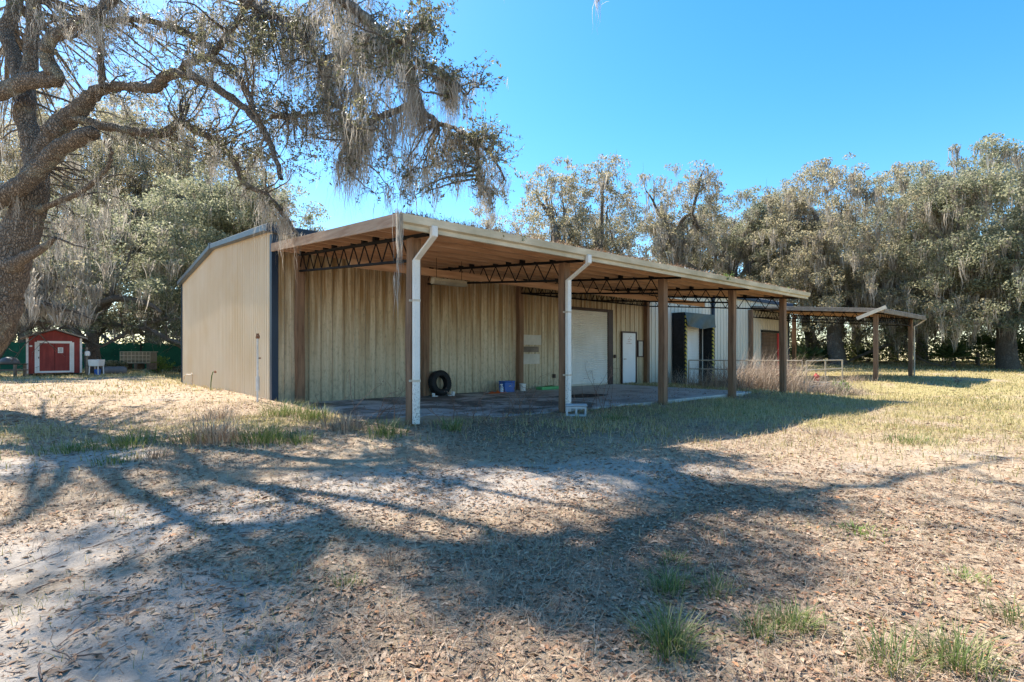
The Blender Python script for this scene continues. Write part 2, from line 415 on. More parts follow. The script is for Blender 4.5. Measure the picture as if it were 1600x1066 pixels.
M['post_dark'] = worn('dark_post', (.02,.022,.02), (.05,.05,.045), 6, .8, .2)
M['cream_pipe'] = worn('cream_pipe', (.36,.31,.22), (.50,.43,.32), 6, .5, .1, c3=(.36,.26,.17))
M['cage'] = worn('tan_cage', (.55,.45,.33), (.72,.62,.48), 6, .7, .2)
M['bottle'] = worn('tote_plastic', (.24,.20,.14), (.36,.31,.23), 2, .5, .1)
M['pvc'] = worn('white_pipe', (.60,.59,.57), (.78,.77,.75), 8, .45, .1, c3=(.5,.45,.4))
M['rustmetal'] = worn('rusty_metal', (.16,.07,.035), (.32,.16,.09), 12, .8, .3)
M['bluep'] = worn('blue_plastic', (.02,.11,.40), (.03,.14,.48), 3, .4, .05, spec=.5)
M['clear'] = worn('pale_blue_plastic', (.45,.60,.75), (.60,.72,.82), 3, .3, .05, spec=.5)
M['orange'] = worn('orange_cloth', (.70,.13,.03), (.80,.20,.06), 12, .8, .4)
M['greenp'] = worn('green_plastic', (.10,.38,.14), (.16,.50,.20), 4, .5, .1)
M['block'] = worn('painted_block', (.42,.43,.44), (.58,.58,.58), 12, .9, .5, c3=(.34,.34,.33))
M['greyp'] = worn('grey_barrel', (.13,.14,.15), (.21,.22,.23), 4, .6, .1)
M['lumber'] = worn('grey_lumber', (.16,.13,.10), (.30,.25,.20), 8, .85, .3, (.3,1,1))
M['lamp'] = worn('dull_lamp', (.30,.26,.19), (.42,.37,.28), 6, .5, .1, metal=.3)
M['yellow'] = worn('faded_yellow', (.50,.42,.08), (.62,.54,.16), 8, .6, .2)
M['faded'] = worn('faded_red_print', (.45,.26,.22), (.55,.36,.32), 9, .7, .05)
M['hose'] = worn('green_hose', (.05,.12,.035), (.09,.17,.05), 5, .4, .05)

def hazard():
    t = NT('faded_hazard_stripe'); v = t.coords(); sp = t.n('ShaderNodeSeparateXYZ'); t.l(v, sp.inputs[0])
    f = t.math('FRACT', t.math('MULTIPLY', t.math('ADD', sp.outputs[2], sp.outputs[0]), 5.6)); n = t.noise(9, 6, .7, v)
    c = t.mix(t.mrange(f, .47, .53), (.62,.50,.07), (.02,.02,.02)); c = t.mix(t.mrange(n, .52, .66, 0, .7), c, (.45,.43,.38)); t.bsdf(c, .6); return t.m
M['hazard'] = hazard()
def concrete():
    t = NT('stained_concrete'); v = t.coords(); n = t.noise(1.1, 9, .7, v, .4); f = t.noise(30, 6, .7, v)
    c = t.ramp(n, [(.3, (.22,.21,.19)), (.48, (.46,.44,.41)), (.7, (.60,.58,.55))])
    sep = t.n('ShaderNodeSeparateXYZ'); t.l(v, sep.inputs[0])
    d = t.math('MULTIPLY', t.mrange(t.noise(.8, 7, .7, v, .8), .44, .56), t.mrange(sep.outputs[0], 8.0, 5.0, .03, 1))
    c = t.mix(t.math('MULTIPLY', d, .85), c, (.07,.055,.042))
    # oily patch in front of the shutter
    vx = t.n('ShaderNodeVectorMath', operation='SUBTRACT'); t.l(v, vx.inputs[0]); vx.inputs[1].default_value = (7.0, -3.1, 0)
    mp = t.n('ShaderNodeVectorMath', operation='MULTIPLY'); t.l(vx.outputs[0], mp.inputs[0]); mp.inputs[1].default_value = (.75, 1.5, 0)
    ln = t.n('ShaderNodeVectorMath', operation='LENGTH'); t.l(mp.outputs[0], ln.inputs[0])
    o = t.mrange(t.math('ADD', ln.outputs['Value'], t.math('MULTIPLY', n, .6)), 1.15, .95)
    c = t.mix(o, c, (.03,.024,.022))
    t.bsdf(c, .85, 0, f, .3, .006); return t.m
M['slab'] = concrete()
M['retain'] = worn('dark_concrete', (.17,.16,.15), (.32,.30,.28), 4, .9, .4, c3=(.13,.125,.115))

def ground_mat():
    t = NT('sandy_yard'); v = t.coords()
    sa = t.n('ShaderNodeAttribute', attribute_name='sand'); gr = t.n('ShaderNodeAttribute', attribute_name='green')
    n1 = t.noise(.9, 9, .68, v, .3); n2 = t.noise(7, 9, .72, v, .3); n3 = t.noise(45, 6, .75, v); n4 = t.noise(160, 3, .6, v)
    lit = t.ramp(n2, [(.28, (.23,.16,.10)), (.45, (.37,.27,.175)), (.6, (.475,.37,.255)), (.75, (.57,.475,.36))])
    lit = t.mix(t.mrange(n3, .54, .64, 0, .8), lit, (.15,.085,.05)); lit = t.mix(t.mrange(n4, .56, .68, 0, .6), lit, (.60,.50,.38))
    lit = t.mix(t.mrange(n3, .44, .34, 0, .7), lit, (.50,.43,.35))
    sand = t.ramp(n2, [(.3, (.32,.27,.22)), (.6, (.46,.40,.335)), (.75, (.56,.50,.43))])
    sand = t.mix(t.mrange(n4, .55, .7, 0, .5), sand, (.24,.20,.17))
    sand = t.mix(t.mrange(n3, .60, .70, 0, .6), sand, (.26,.17,.11))
    grn = t.ramp(n2, [(.3, (.19,.165,.065)), (.5, (.35,.29,.125)), (.72, (.50,.41,.22))])
    grn = t.mix(t.mrange(n3, .5, .7, 0, .6), grn, (.33,.25,.14))
    fs = t.mrange(t.math('ADD', sa.outputs['Fac'], t.math('MULTIPLY', t.math('SUBTRACT', n1, .5), .9)), .3, .6)
    fg = t.mrange(t.math('ADD', gr.outputs['Fac'], t.math('MULTIPLY', t.math('SUBTRACT', n2, .5), .9)), .28, .75)
    so_ = t.n('ShaderNodeAttribute', attribute_name='soil_shade')
    c = t.mix(fs, lit, sand); c = t.mix(t.math('MULTIPLY', so_.outputs['Fac'], .75), c, t.mix(t.mrange(n3, .4, .65), (.10,.075,.052), (.22,.16,.11))); c = t.mix(fg, c, grn)  # dirt colour here also carries the painted canopy shade
    h = t.math('ADD', t.math('MULTIPLY', n3, .5), n2)
    t.bsdf(c, .97, 0, h, .9, .03, .1); return t.m
M['ground'] = ground_mat()

# ------------------------------------------------------------------ ground sheet
def build_ground():
    nr, na = 330, 480
    r = np.concatenate([[0.0], np.geomspace(.35, 1500, nr - 1)])
    a = np.linspace(0, 2 * PI, na, endpoint=False)
    R, A = np.meshgrid(r[1:], a, indexing='ij')
    X = CAM[0] + R * np.sin(A); Y = CAM[1] + R * np.cos(A)
    X = np.concatenate([[CAM[0]], X.ravel()]); Y = np.concatenate([[CAM[1]], Y.ravel()])
    Z = zg(X, Y)
    far = sstep(120, 300, np.hypot(X - CAM[0], Y - CAM[1])); Z = Z * (1 - far) + .4 * far
    V = np.stack([X, Y, Z], 1)
    i = np.arange(nr - 2)[:, None] * na + 1; k = np.arange(na)[None, :]; k2 = (k + 1) % na
    Q = np.stack([i + k, i + na + k, i + na + k2, i + k2], -1).reshape(-1, 4)
    f = np.stack([np.zeros(na, int), 1 + np.arange(na), 1 + (np.arange(na) + 1) % na], 1)
    f4 = np.concatenate([f, f[:, :1]], 1)
    Q = Q[:, ::-1]
    o = np_mesh('ground', V, Q, M['ground'], smooth=True, attrs={'sand': gm_sand(X, Y), 'green': gm_green(X, Y), 'soil_shade': gm_soil_shade(X, Y)})
    tag(o, kind='structure')
build_ground()

sb = MB(); sb.box(-.35, 12.35, -5.5, 0.02, -.16, 0)
tag(sb.build('concrete_slab', M['slab'], bevel=.01), kind='structure')

# ------------------------------------------------------------------ the metal building
X0, X1, W, ZE, ZR = -.57, 29.1, 12.63, 4.187, 4.71
bd = empty('metal_building', (X0, 0, 0))
tag(bd, 'long low cream metal warehouse with navy trim behind the timber canopy', 'warehouse')
def bpart(mb, name, mat, parent=None, label=None, **k):
    o = mb.build(name, mat, None, **k)
    p = parent or bd; o.parent = p
    o.matrix_parent_inverse = Matrix.Translation(-Vector((X0, 0, 0))) if parent is None else p.matrix_parent_inverse
    if parent is not None: o.matrix_parent_inverse = Matrix.Identity(4)
    if label: o['label'] = label
    return o

def ribbed(length, pitch, prof):
    pts = []; n = int(length / pitch) + 1
    for i in range(n):
        for u, h in prof:
            if i * pitch + u * pitch <= length: pts.append((i * pitch + u * pitch, h))
    pts.append((length, 0)); return pts

def long_wall():
    prof = [(0, 0), (.36, 0), (.38, .006), (.42, .006), (.44, 0), (.80, 0), (.84, .028), (.92, .028), (.96, 0)]
    pts = ribbed(X1 - X0, .2975, prof)
    # openings are covered by doors set proud of the sheet
    mb = MB(); n = len(pts)
    V = [(X0 + a, -h, -.12) for a, h in pts] + [(X0 + a, -h, ZE) for a, h in pts]
    mb.add(V, [(i, i + 1, n + i + 1, n + i) for i in range(n - 1)])
    return mb
def raw(mb, name, mat):
    me = bpy.data.meshes.new(name); me.from_pydata(mb.v, [], mb.f); me.materials.append(mat); return link(bpy.data.objects.new(name, me))
def to_bd(o, parent=None, label=None):
    o.parent = parent or bd
    if parent is None: o.matrix_parent_inverse = Matrix.Translation(-Vector((X0, 0, 0)))
    if label: o['label'] = label
    return o
to_bd(raw(long_wall(), 'front_wall', M['wall']))
def gable_z(y): return ZE + (ZR - ZE) * (1 - abs(y - W / 2) / (W / 2))
def gable(x, sgn, name):
    pts = ribbed(W, .19, [(0, 0), (.42, 0), (.55, .022), (.85, .022), (.97, 0)])
    mb = MB(); n = len(pts)
    V = [(x - sgn * h, a, -.12) for a, h in pts] + [(x - sgn * h, a, gable_z(a) - .01) for a, h in pts]
    mb.add(V, [(i + 1, i, n + i, n + i + 1) for i in range(n - 1)])
    return to_bd(raw(mb, name, M['gable']))
gable(X0, 1, 'gable_wall'); gable(X1, -1, 'gable_wall')
bk = MB(); bk.box(X0 + .01, X1 - .01, W - .06, W - .01, -.12, ZE - .02); bpart(bk, 'rear_wall', M['gable'])
rf = MB()
for y0, y1 in ((-.18, W / 2), (W / 2, W + .18)):
    za = ZE + .06 if y0 < 0 else ZR + .075; zb = ZR + .075 if y0 < 0 else ZE + .06
    n = 0; xs = np.arange(X0 - .12, X1 + .121, .305)
    for xa in xs[:-1]:
        for (u0, u1, h0, h1) in ((0, .22, 0, 0), (.22, .25, 0, .03), (.25, .275, .03, .03), (.275, .305, .03, 0)):
            rf.add([(xa + u0, y0, za + h0), (xa + u1, y0, za + h1), (xa + u1, y1, zb + h1), (xa + u0, y1, zb + h0)], [(0, 1, 2, 3)])
to_bd(raw(rf, 'roof', M['roof']))
# rake trim, two lengths each gable, with a joint at the ridge
for x in (X0 - .10, X1 + .10):
    rk = MB()
    rk.beam((x, -.2, ZE + .01), (x, W / 2 - .005, ZR + .03), .16, .16); rk.beam((x, W / 2 + .005, ZR + .03), (x, W + .2, ZE + .01), .16, .16)
    rk.cbox((x, W / 2, ZR + .05), (.19, .16, .2))
    bpart(rk, 'rake_trim', M['rooftrim'], bevel=.012)
eg = MB(); eg.box(X0 - .19, X1 + .19, -.2, -.035, ZE - .10, ZE + .075); bpart(eg, 'eave_trim', M['blue'], bevel=.012)
for x, y, sx in ((X0, 0, 1), (X0, W, 1), (X1, 0, -1)):
    ct = MB()
    if y == 0: ct.box(x - .035 if sx > 0 else x - .12, x + .12 if sx > 0 else x + .035, -.045, .13, -.1, ZE - .11)
    else: ct.box(x - .05, x + .04, W - .02, W + .05, -.1, ZE - .05)
    bpart(ct, 'corner_trim', M['blue'], bevel=.006)
def frame_of(x0, x1, z0, z1, w, d0, d1):
    m = MB(); m.box(x0 - w, x0, d0, d1, z0, z1 + w); m.box(x1, x1 + w, d0, d1, z0, z1 + w); m.box(x0, x1, d0, d1, z1, z1 + w); return m
def shutter(x0, x1, z0, z1, y, mat, name, pitch=.075, label=None):
    m = MB(); z = z0; V = []; Fc = []
    rows = []
    while z < z1 - 1e-6:
        zz = min(z + pitch, z1); rows += [(z, y), (z + .012, y - .004), (z + .03, y - .016), (zz - .022, y - .018), (zz - .006, y - .004)]; z = zz
    for zz, yy in rows: V += [(x0, yy, zz), (x1, yy, zz)]
    m.add(V, [(2 * i, 2 * i + 1, 2 * i + 3, 2 * i + 2) for i in range(len(rows) - 1)])
    return to_bd(raw(m, name, mat), None, label)
# big roll-up shutter
sh = shutter(9.72, 11.85, .03, 2.84, -.045, M['shutter'], 'roll_up_shutter', label='white slatted roll-up shutter')
jb = MB(); jb.box(9.60, 9.70, -.09, -.02, 0, 2.95); jb.box(11.87, 12.17, -.085, -.02, 0, 2.95); jb.box(9.70, 11.87, -.085, -.02, 2.84, 2.95)
bpart(jb, 'door_frame', M['brown'], sh)
bb = MB(); bb.box(9.73, 11.84, -.08, -.066, .02, .09); bpart(bb, 'bottom_bar', M['pale'], sh)
# walk door
dm = MB(); dm.box(12.79, 13.66, -.07, -.034, .03, 2.06); dr = bpart(dm, 'door', M['door'], label='white steel walk door with faded notice', bevel=.004)
bpart(frame_of(12.78, 13.67, .0, 2.07, .055, -.095, -.03), 'frame', M['brown'], dr)
hd = MB(); hd.tube([(12.87, -.07, 1.0), (12.87, -.12, 1.0), (12.97, -.12, 1.0)], .013, 8); bpart(hd, 'handle', M['rustmetal'], dr)
nt = MB()
random.seed(3)
for i in range(5):
    for j in range(4):
        if random.random() < .65: nt.box(13.06 + j * .085, 13.06 + j * .085 + random.uniform(.02, .06), -.0725, -.0705, 1.62 + i * .075, 1.62 + i * .075 + random.uniform(.02, .045))
bpart(nt, 'faded_notice', M['faded'], dr)
pn = MB(); pn.box(13.86, 14.15, -.075, -.034, 1.12, 1.73); po = bpart(pn, 'wall_panel', M['pale'])
bpart(frame_of(13.855, 14.155, 1.08, 1.73, .045, -.09, -.03).box(13.855, 14.155, -.09, -.03, 1.075, 1.118), 'frame', M['brown'], po)
for x, z in ((12.33, 1.11), (8.9, .42)):
    q = MB(); q.box(x - .06, x + .06, -.075, -.03, z - .07, z + .07); q.box(x - .03, x + .03, -.085, -.075, z - .045, z + .045); bpart(q, 'outlet_box', M['brown'], bevel=.005)
# scraped repaint squares left by old signs
for x0, x1, z0, z1, m in ((7.32, 8.28, 1.52, 1.86, 'pale'), (7.34, 8.16, 1.27, 1.46, 'lumber'), (7.45, 8.2, .86, 1.2, 'pale')):
    q = MB(); q.box(x0, x1, -.034, -.030, z0, z1); bpart(q, 'repaint_patch', M['wall'] if m == 'pale' and False else M[m])
# dock shelter
ds = MB(); ds.box(16.42, 16.52, -.62, -.03, -.2, 3.06); sd = bpart(ds, 'dock_shelter', M['black'], label='black padded loading dock shelter with torn grey curtain', bevel=.01)
q = MB(); q.box(18.86, 18.96, -.62, -.03, -.2, 3.06); q.box(16.52, 18.86, -.6, -.03, 2.96, 3.06); bpart(q, 'side_pad', M['black'], sd)
cv = MB(); nx, nz = 24, 8; V = []
for j in range(nz + 1):
    for i in range(nx + 1):
        u, w = i / nx, j / nz
        x = 16.45 + 2.5 * u; z = 3.05 - .62 * w + .03 * math.sin(u * 9) * w - .06 * w * math.sin(PI * u)
        y = -.66 - .05 * w - .05 * math.sin(u * 13 + w * 2) * w - .04 * abs(math.sin(u * 4.5 + 2.5 * w))
        V.append((x, y, z))
cv.add(V, [(j * (nx + 1) + i, j * (nx + 1) + i + 1, (j + 1) * (nx + 1) + i + 1, (j + 1) * (nx + 1) + i) for j in range(nz) for i in range(nx)])
bpart(cv, 'head_curtain', M['tarp'], sd, smooth=True)
for x in (16.52, 18.88):
    q = MB(); q.box(x - .05, x + .05, -.70, -.63, -.1, 2.95); bpart(q, 'guide_strip', M['hazard'], sd, bevel=.008)
dd = shutter(16.75, 18.66, -.2, 2.5, -.05, M['shutter'], 'dock_door', label='white slatted dock door')
bpart(frame_of(16.75, 18.66, -.2, 2.5, .1, -.07, -.03), 'door_frame', M['brown'], dd)
q = MB(); q.tube([(18.74, -.2, -.2), (18.74, -.2, 2.5)], .025, 8); bpart(q, 'pole', M['pale'], sd)
q = MB(); q.box(19.86, 20.0, -.16, -.035, -.2, ZE - .11); bpart(q, 'downpipe', M['blue'], bevel=.01)
# rusty shutter with red jamb under the far canopy
rd = shutter(25.35, 27.3, -.1, 2.42, -.05, M['rust'], 'rusty_shutter', .2, label='rusty brown shutter with red edge')
q = MB(); q.box(27.32, 27.72, -.09, -.03, -.1, 2.42); bpart(q, 'red_jamb', M['red'], rd)
q = MB(); q.box(27.73, 27.98, -.08, -.03, -.1, 2.42); q.box(25.33, 27.98, -.095, -.03, 2.43, 2.56); bpart(q, 'door_frame', M['black'], rd)

# ------------------------------------------------------------------ canopies
D = 5.633
def zlow(y): return 3.24 + (2.74 - 3.24) * (-y / D)          # bottom chord height along the span
TH = .39                                                       # chord to chord
def truss_mb(x, y0, y1, yt, webs=11):
    m = MB()
    m.beam((x, y0, zlow(y0)), (x, y1, zlow(y1)), .05, .045); m.beam((x, y0, zlow(y0) + TH), (x, yt, zlow(yt) + TH), .06, .05)
    n = webs; r = .013
    for i in range(n):
        a = y0 + (y1 - y0) * i / n; b = y0 + (y1 - y0) * (i + .5) / n; c = y0 + (y1 - y0) * (i + 1) / n
        m.tube([(x, a, zlow(a) + .01), (x, b, zlow(b) + TH - .01)], r, 6); m.tube([(x, b, zlow(b) + TH - .01), (x, c, zlow(c) + .01)], r, 6)
        m.box(x - .045, x + .045, b - .05, b + .05, zlow(b) + TH + .0265, zlow(b) + TH + .11)
    return m
def header_mb(x0, x1, y, z, n):
    m = MB(); m.beam((x0, y, z), (x1, y, z), .05, .045); m.beam((x0, y, z + TH), (x1, y, z + TH), .05, .045)
    for i in range(n):
        a = x0 + (x1 - x0) * i / n; b = x0 + (x1 - x0) * (i + .5) / n; c = x0 + (x1 - x0) * (i + 1) / n
        m.tube([(a, y, z), (b, y, z + TH)], .012, 6); m.tube([(b, y, z + TH), (c, y, z)], .012, 6)
    return m
def post_mb(x, y, z0, z1, w, lean=0):
    m = MB(); h = w / 2
    V = []
    for t in range(9):
        z = z0 + (z1 - z0) * t / 8; o = .008 * math.sin(x * 3 + t * 1.1) + lean * t / 8
        V += [(x - h + o, y - h, z), (x + h + o, y - h, z), (x + h + o, y + h, z), (x - h + o, y + h, z)]
    Fc = [(0, 3, 2, 1), (32, 33, 34, 35)] + [(4 * t + k, 4 * t + (k + 1) % 4, 4 * t + 4 + (k + 1) % 4, 4 * t + 4 + k) for t in range(8) for k in range(4)]
    return m.add(V, Fc)

def canopy(xa, xb, frames, wallposts, name, label, overhang=.65, header=None, headn=22, gutter=True):
    root = empty(name, (xa, -D, 0)); tag(root, label, 'canopy')
    inv = Matrix.Translation(-Vector((xa, -D, 0)))
    def part(mb, nm, mat, parent=None, lab=None, **k):
        o = mb.build(nm, mat, parent or root, **k)
        if parent is None: o.matrix_parent_inverse = inv
        if lab: o['label'] = lab
        return o
    yf = -D - overhang + .03
    for i, x in enumerate(frames):
        part(post_mb(x, -D, float(zg(x, -D)) - .15, zlow(-D) + TH - .03, .18, (.02, -.01, 0, .015, -.02)[i % 5]), 'post', M['rib_wood_post'], bevel=.008)
        part(truss_mb(x, -.16, -D + .11, yf + .12), 'truss', M['steel'])
    for x in wallposts:
        part(post_mb(x, -.13, -.1, zlow(0) + TH - .03, .19), 'wall_post', M['rib_wood_post'], bevel=.008)
    if header:
        for h in header: part(header_mb(*h, headn), 'header_truss', M['steel'])
    zt = lambda y: zlow(y) + TH + .027
    ny = 10
    for i in range(ny):
        y = -.3 + (yf + .12 + .3) * i / (ny - 1)
        p = MB(); p.beam((xa + .03, y, zt(y) + .07), (xb - .03, y, zt(y) + .07), .045, .135); part(p, 'purlin', M['joist'])
    dk = MB(); n = 14
    for i in range(n):
        a = -.06 + (yf + .06) * i / n; b = -.06 + (yf + .06) * (i + 1) / n - .006
        dk.add([(xa, a, zt(a) + .14), (xb, a, zt(a) + .14), (xb, b, zt(b) + .14), (xa, b, zt(b) + .14),
                (xa, a, zt(a) + .16), (xb, a, zt(a) + .16), (xb, b, zt(b) + .16), (xa, b, zt(b) + .16)],
               [(0, 3, 2, 1), (4, 5, 6, 7), (0, 1, 5, 4), (1, 2, 6, 5), (2, 3, 7, 6), (3, 0, 4, 7)])
    part(dk, 'roof_deck', M['deck'])
    rc = MB(); nx = int((xb - xa) / .15)
    V = []
    for j, y in ((0, -.03), (1, yf - .04)):
        for i in range(nx + 1):
            V.append((xa - .04 + (xb - xa + .08) * i / nx, y, zt(y) + .17 + .02 * (i % 2)))
    rc.add(V, [(i, i + 1, nx + 2 + i, nx + 1 + i) for i in range(nx)])
    rso = raw(rc, 'roof_sheet', M['canroof'] if gutter else M['roof']); rso.parent = root; rso.matrix_parent_inverse = inv
    for x in (xa - .025, xb + .025):
        rk = MB(); rk.beam((x, -.05, zt(-.05) + .085), (x, yf, zt(yf) + .085), .04, .19); part(rk, 'rake_board', M['rake'] if gutter else M['lumber'], bevel=.004)
    z = zt(yf)
    fa = MB(); fa.box(xa - .05, xb + .05, yf - .05, yf, z - .04, z + .165); f = part(fa, 'fascia', M['fascia'] if gutter else M['lumber'], bevel=.006)
    if gutter:
        g = MB(); g.prism([(yf - .052, z + .03), (yf - .11, z + .05), (yf - .13, z + .165), (yf - .118, z + .165), (yf - .1, z + .06), (yf - .052, z + .045)], xa - .05, xb + .05, axis='x')
        part(g, 'gutter', M['fascia'], f)
    return root, part, yf, z

can, cpart, YF, ZF = canopy(-.58, 14.72, [0, 3.6, 7.2, 10.8, 14.4], [.02, 3.55, 7.2, 14.35], 'timber_canopy',
    'long timber post canopy with black trusses along front of cream warehouse', header=[(7.35, 14.25, -.17, 3.23)])
for k, x in enumerate((-.02, 3.55)):
    zb = float(zg(x, -D - .15)) + .02
    m = MB(); pts = [(x - .02, YF - .10, ZF + .06), (x - .02, YF - .10, ZF - .10), (x, -D - .155, ZF - .38), (x, -D - .155, 1.5), (x, -D - .155, zb + .02)]
    rect = []
    for i, p in enumerate(pts):
        hx, hy = .052, .042
        rect += [(p[0] - hx, p[1] - hy, p[2]), (p[0] + hx, p[1] - hy, p[2]), (p[0] + hx, p[1] + hy, p[2]), (p[0] - hx, p[1] + hy, p[2])]
    n = len(pts)
    m.add(rect, [(0, 3, 2, 1), (4 * n - 4, 4 * n - 3, 4 * n - 2, 4 * n - 1)] + [(4 * t + q, 4 * t + (q + 1) % 4, 4 * t + 4 + (q + 1) % 4, 4 * t + 4 + q) for t in range(n - 1) for q in range(4)])
    dso = cpart(m, 'downspout', M['down'], bevel=.008)
    for zz in (.75, 2.05):
        st = MB(); st.box(x - .056, x + .056, -D - .155 - .046, -D - .155 + .046, zz, zz + .035); st.box(x - .10, x + .10, -D - .106, -D - .096, zz, zz + .035)
        s2 = cpart(st, 'strap', M['cage'], dso); s2.matrix_parent_inverse = Matrix.Identity(4)
mbm = MB(); mbm.box(.15, 14.25, -2.83, -2.785, 3.005, 3.175); cpart(mbm, 'mid_beam', M['joist'])
q = MB(); q.box(2.0, 2.9, -3.12, -2.96, 2.86, 2.93); q.prism([(-3.15, 2.86), (-2.93, 2.86), (-2.97, 2.80), (-3.11, 2.80)], 2.0, 2.9, axis='x'); lo = cpart(q, 'light_fixture', M['lamp'])
q = MB(); q.tube([(2.1, -3.04, 2.93), (2.1, -3.04, 3.4)], .006, 6); q.tube([(2.8, -3.04, 2.93), (2.8, -3.04, 3.4)], .006, 6); cpart(q, 'hanger', M['steel'], lo)
for x in (3.35, 12.6):
    q = MB(); q.lathe([(.0, .0), (.07, .0), (.10, -.05), (.09, -.12), (.03, -.15), (0, -.15)], (x, -1.0 if x < 5 else -.4, 3.36), 14); cpart(q, 'globe_lamp', M['lamp'])

c2, c2part, YF2, ZF2 = canopy(24.2, 31.7, [24.75, 30.95], [23.85, 29.6], 'far_canopy',
    'smaller flat far canopy beyond the dock with a fallen gutter board', overhang=.5, header=[(24.0, 31.4, -.22, 3.2), (24.85, 30.85, -D, 2.76)], headn=20, gutter=False)
q = MB(); q.beam((24.08, -5.05, 2.88), (24.12, YF2 - .10, 3.36), .05, .16); c2part(q, 'loose_board', M['cage'], lab='pale board hanging loose at the roof corner')
q = MB(); q.tube([(31.75, YF2 - .05, ZF2 + .02), (31.6, YF2 + .25, ZF2 - .25), (31.08, -D - .14, ZF2 - .4), (31.08, -D - .14, 0)], .04, 8); c2part(q, 'downspout', M['cage'])

# litter, fallen moss on the canopy roof edge
def roof_litter():
    n = 5200; x = rng.uniform(-.55, 14.65, n); y = YF - .06 + np.abs(rng.normal(0, .45, n)); y = np.minimum(y, -.3)
    z = 3.24 - .5 * (-y / D) + TH + .03 + .175 + rng.uniform(0, .05, n) * (.3 + fbm(x * 1.3, y * 2, 5))
    a = leaves(np.stack([x, y, z], 1), rng.uniform(.04, .08, n), .45, .8, .08)
    m = 900; cx = rng.choice(np.array([-.2, .15, .6, .95, 1.6, 2.2, 3.0, 4.1, 5.5, 7]), m); xx = cx + rng.normal(0, .16, m); yy = YF - .02 + np.abs(rng.normal(0, .16, m))
    zz = 3.24 - .5 * (-yy / D) + TH + .2 + np.abs(rng.normal(0, .03, m))
    b = blades(np.stack([xx, yy, zz], 1), rng.uniform(.05, .16, m), .008, 1.2)
    V, Q = merge([a, b]); tag(np_mesh('roof_leaf_litter', V, Q, M['litter']), kind='stuff')
roof_litter()

exec_late = []
# ------------------------------------------------------------------ small things on and round the slab
def at(name, loc, label, cat, rz=0, group=None):
    r = empty(name, loc, rz); tag(r, label, cat, group); return r

t = at('tire', (3.93, -.30, 0), 'black worn tire leaning upright on the cream wall', 'tire', .12)
pr = [(.20, -.09), (.235, -.115), (.32, -.12), (.352, -.095), (.362, -.05), (.362, .05), (.352, .095), (.32, .12), (.235, .115), (.20, .09), (.215, .0), (.20, -.09)]
o = MB().lathe(pr, (0, 0, 0), 40, 'y').build('tread', M['black'], t, smooth=True)
for ang in range(0, 360, 9): pass
tr_ = MB()
for k in range(44):
    a = 2 * PI * k / 44
    for s_ in (-.05, .05): tr_.beam((.362 * math.cos(a), s_ - .04, .362 * math.sin(a)), (.362 * math.cos(a + .05), s_ + .04, .362 * math.sin(a + .05)), .03, .012, up=(math.cos(a), 0, math.sin(a)))
g = tr_.build('tread_block', M['black'], t)
for q in (o, g): q.rotation_euler = (-.16, 0, 0); q.location = (0, -.03, .36)
w = at('white_chock', (4.12, -.64, 0), 'small white bracket on the slab just right of the tire', 'bracket')
MB().box(-.09, .09, -.05, .05, 0, .025).build('foot', M['white'], w, bevel=.004); MB().box(.03, .09, -.05, .05, .026, .12).build('stand', M['white'], w, bevel=.004)
w = at('white_chock', (3.58, -.62, 0), 'small white bracket on the slab just left of the tire', 'bracket')
MB().box(-.07, .07, -.05, .05, 0, .025).build('foot', M['white'], w, bevel=.004); MB().box(-.07, -.03, -.05, .05, .026, .1).build('stand', M['white'], w, bevel=.004)

c = at('cooler', (6.33, -.5, 0), 'blue plastic picnic cooler with lid on the slab', 'cooler', .05)
b = MB(); b.cbox((0, 0, .15), (.42, .28, .30), taper=1.06); b.build('body', M['bluep'], c, bevel=.015)
MB().cbox((0, 0, .327), (.46, .31, .05)).build('lid', M['bluep'], c, bevel=.015)
MB().tube([(-.245, 0, .24), (-.26, 0, .12), (.0, -.17, .2), (.26, 0, .12), (.245, 0, .24)], .01, 6).build('handle', M['white'], c)
s_ = at('spray_bottle', (6.02, -.62, 0), 'pale spray bottle standing left of the blue cooler', 'bottle')
MB().lathe([(0, 0), (.05, 0), (.055, .02), (.055, .15), (.035, .19), (.018, .2), (.018, .23)], n=14).build('bottle', M['clear'], s_, smooth=True)
MB().box(-.06, .03, -.015, .015, .231, .265).build('trigger', M['white'], s_, bevel=.004)
r = at('orange_rag', (5.66, -.80, .0), 'crumpled orange cloth on the slab left of the cooler', 'cloth')
def rag():
    m = MB(); n = 12; V = []
    for j in range(n + 1):
        for i in range(n + 1):
            u, v = i / n * 2 - 1, j / n * 2 - 1; e = max(abs(u), abs(v))
            V.append((.30 * u + .03 * math.sin(5 * v), .14 * v + .02 * math.sin(7 * u), .012 + .08 * (1 - e) * (.6 + .6 * math.sin(6 * u + 4 * v) * math.cos(5 * v - 2 * u)) ** 2))
    m.add(V, [(j * (n + 1) + i, j * (n + 1) + i + 1, (j + 1) * (n + 1) + i + 1, (j + 1) * (n + 1) + i) for j in range(n) for i in range(n)])
    m.build('cloth', M['orange'], r, smooth=True)
rag()
k = at('paint_bucket', (7.07, -.42, 0), 'white paint bucket on the slab right of the cooler', 'bucket')
MB().lathe([(0, 0), (.095, 0), (.11, .21), (.118, .212), (.118, .228), (.108, .228), (.10, .05), (0, .05)], n=20).build('pail', M['white'], k, smooth=False)
MB().tube([(-.115, 0, .2), (-.09, -.1, .12), (0, -.13, .09), (.09, -.1, .12), (.115, 0, .2)], .004, 6).build('handle', M['steel'], k)
k = at('green_tray', (8.15, -.5, 0), 'low bright green plastic tray on the slab by the shutter', 'tray')
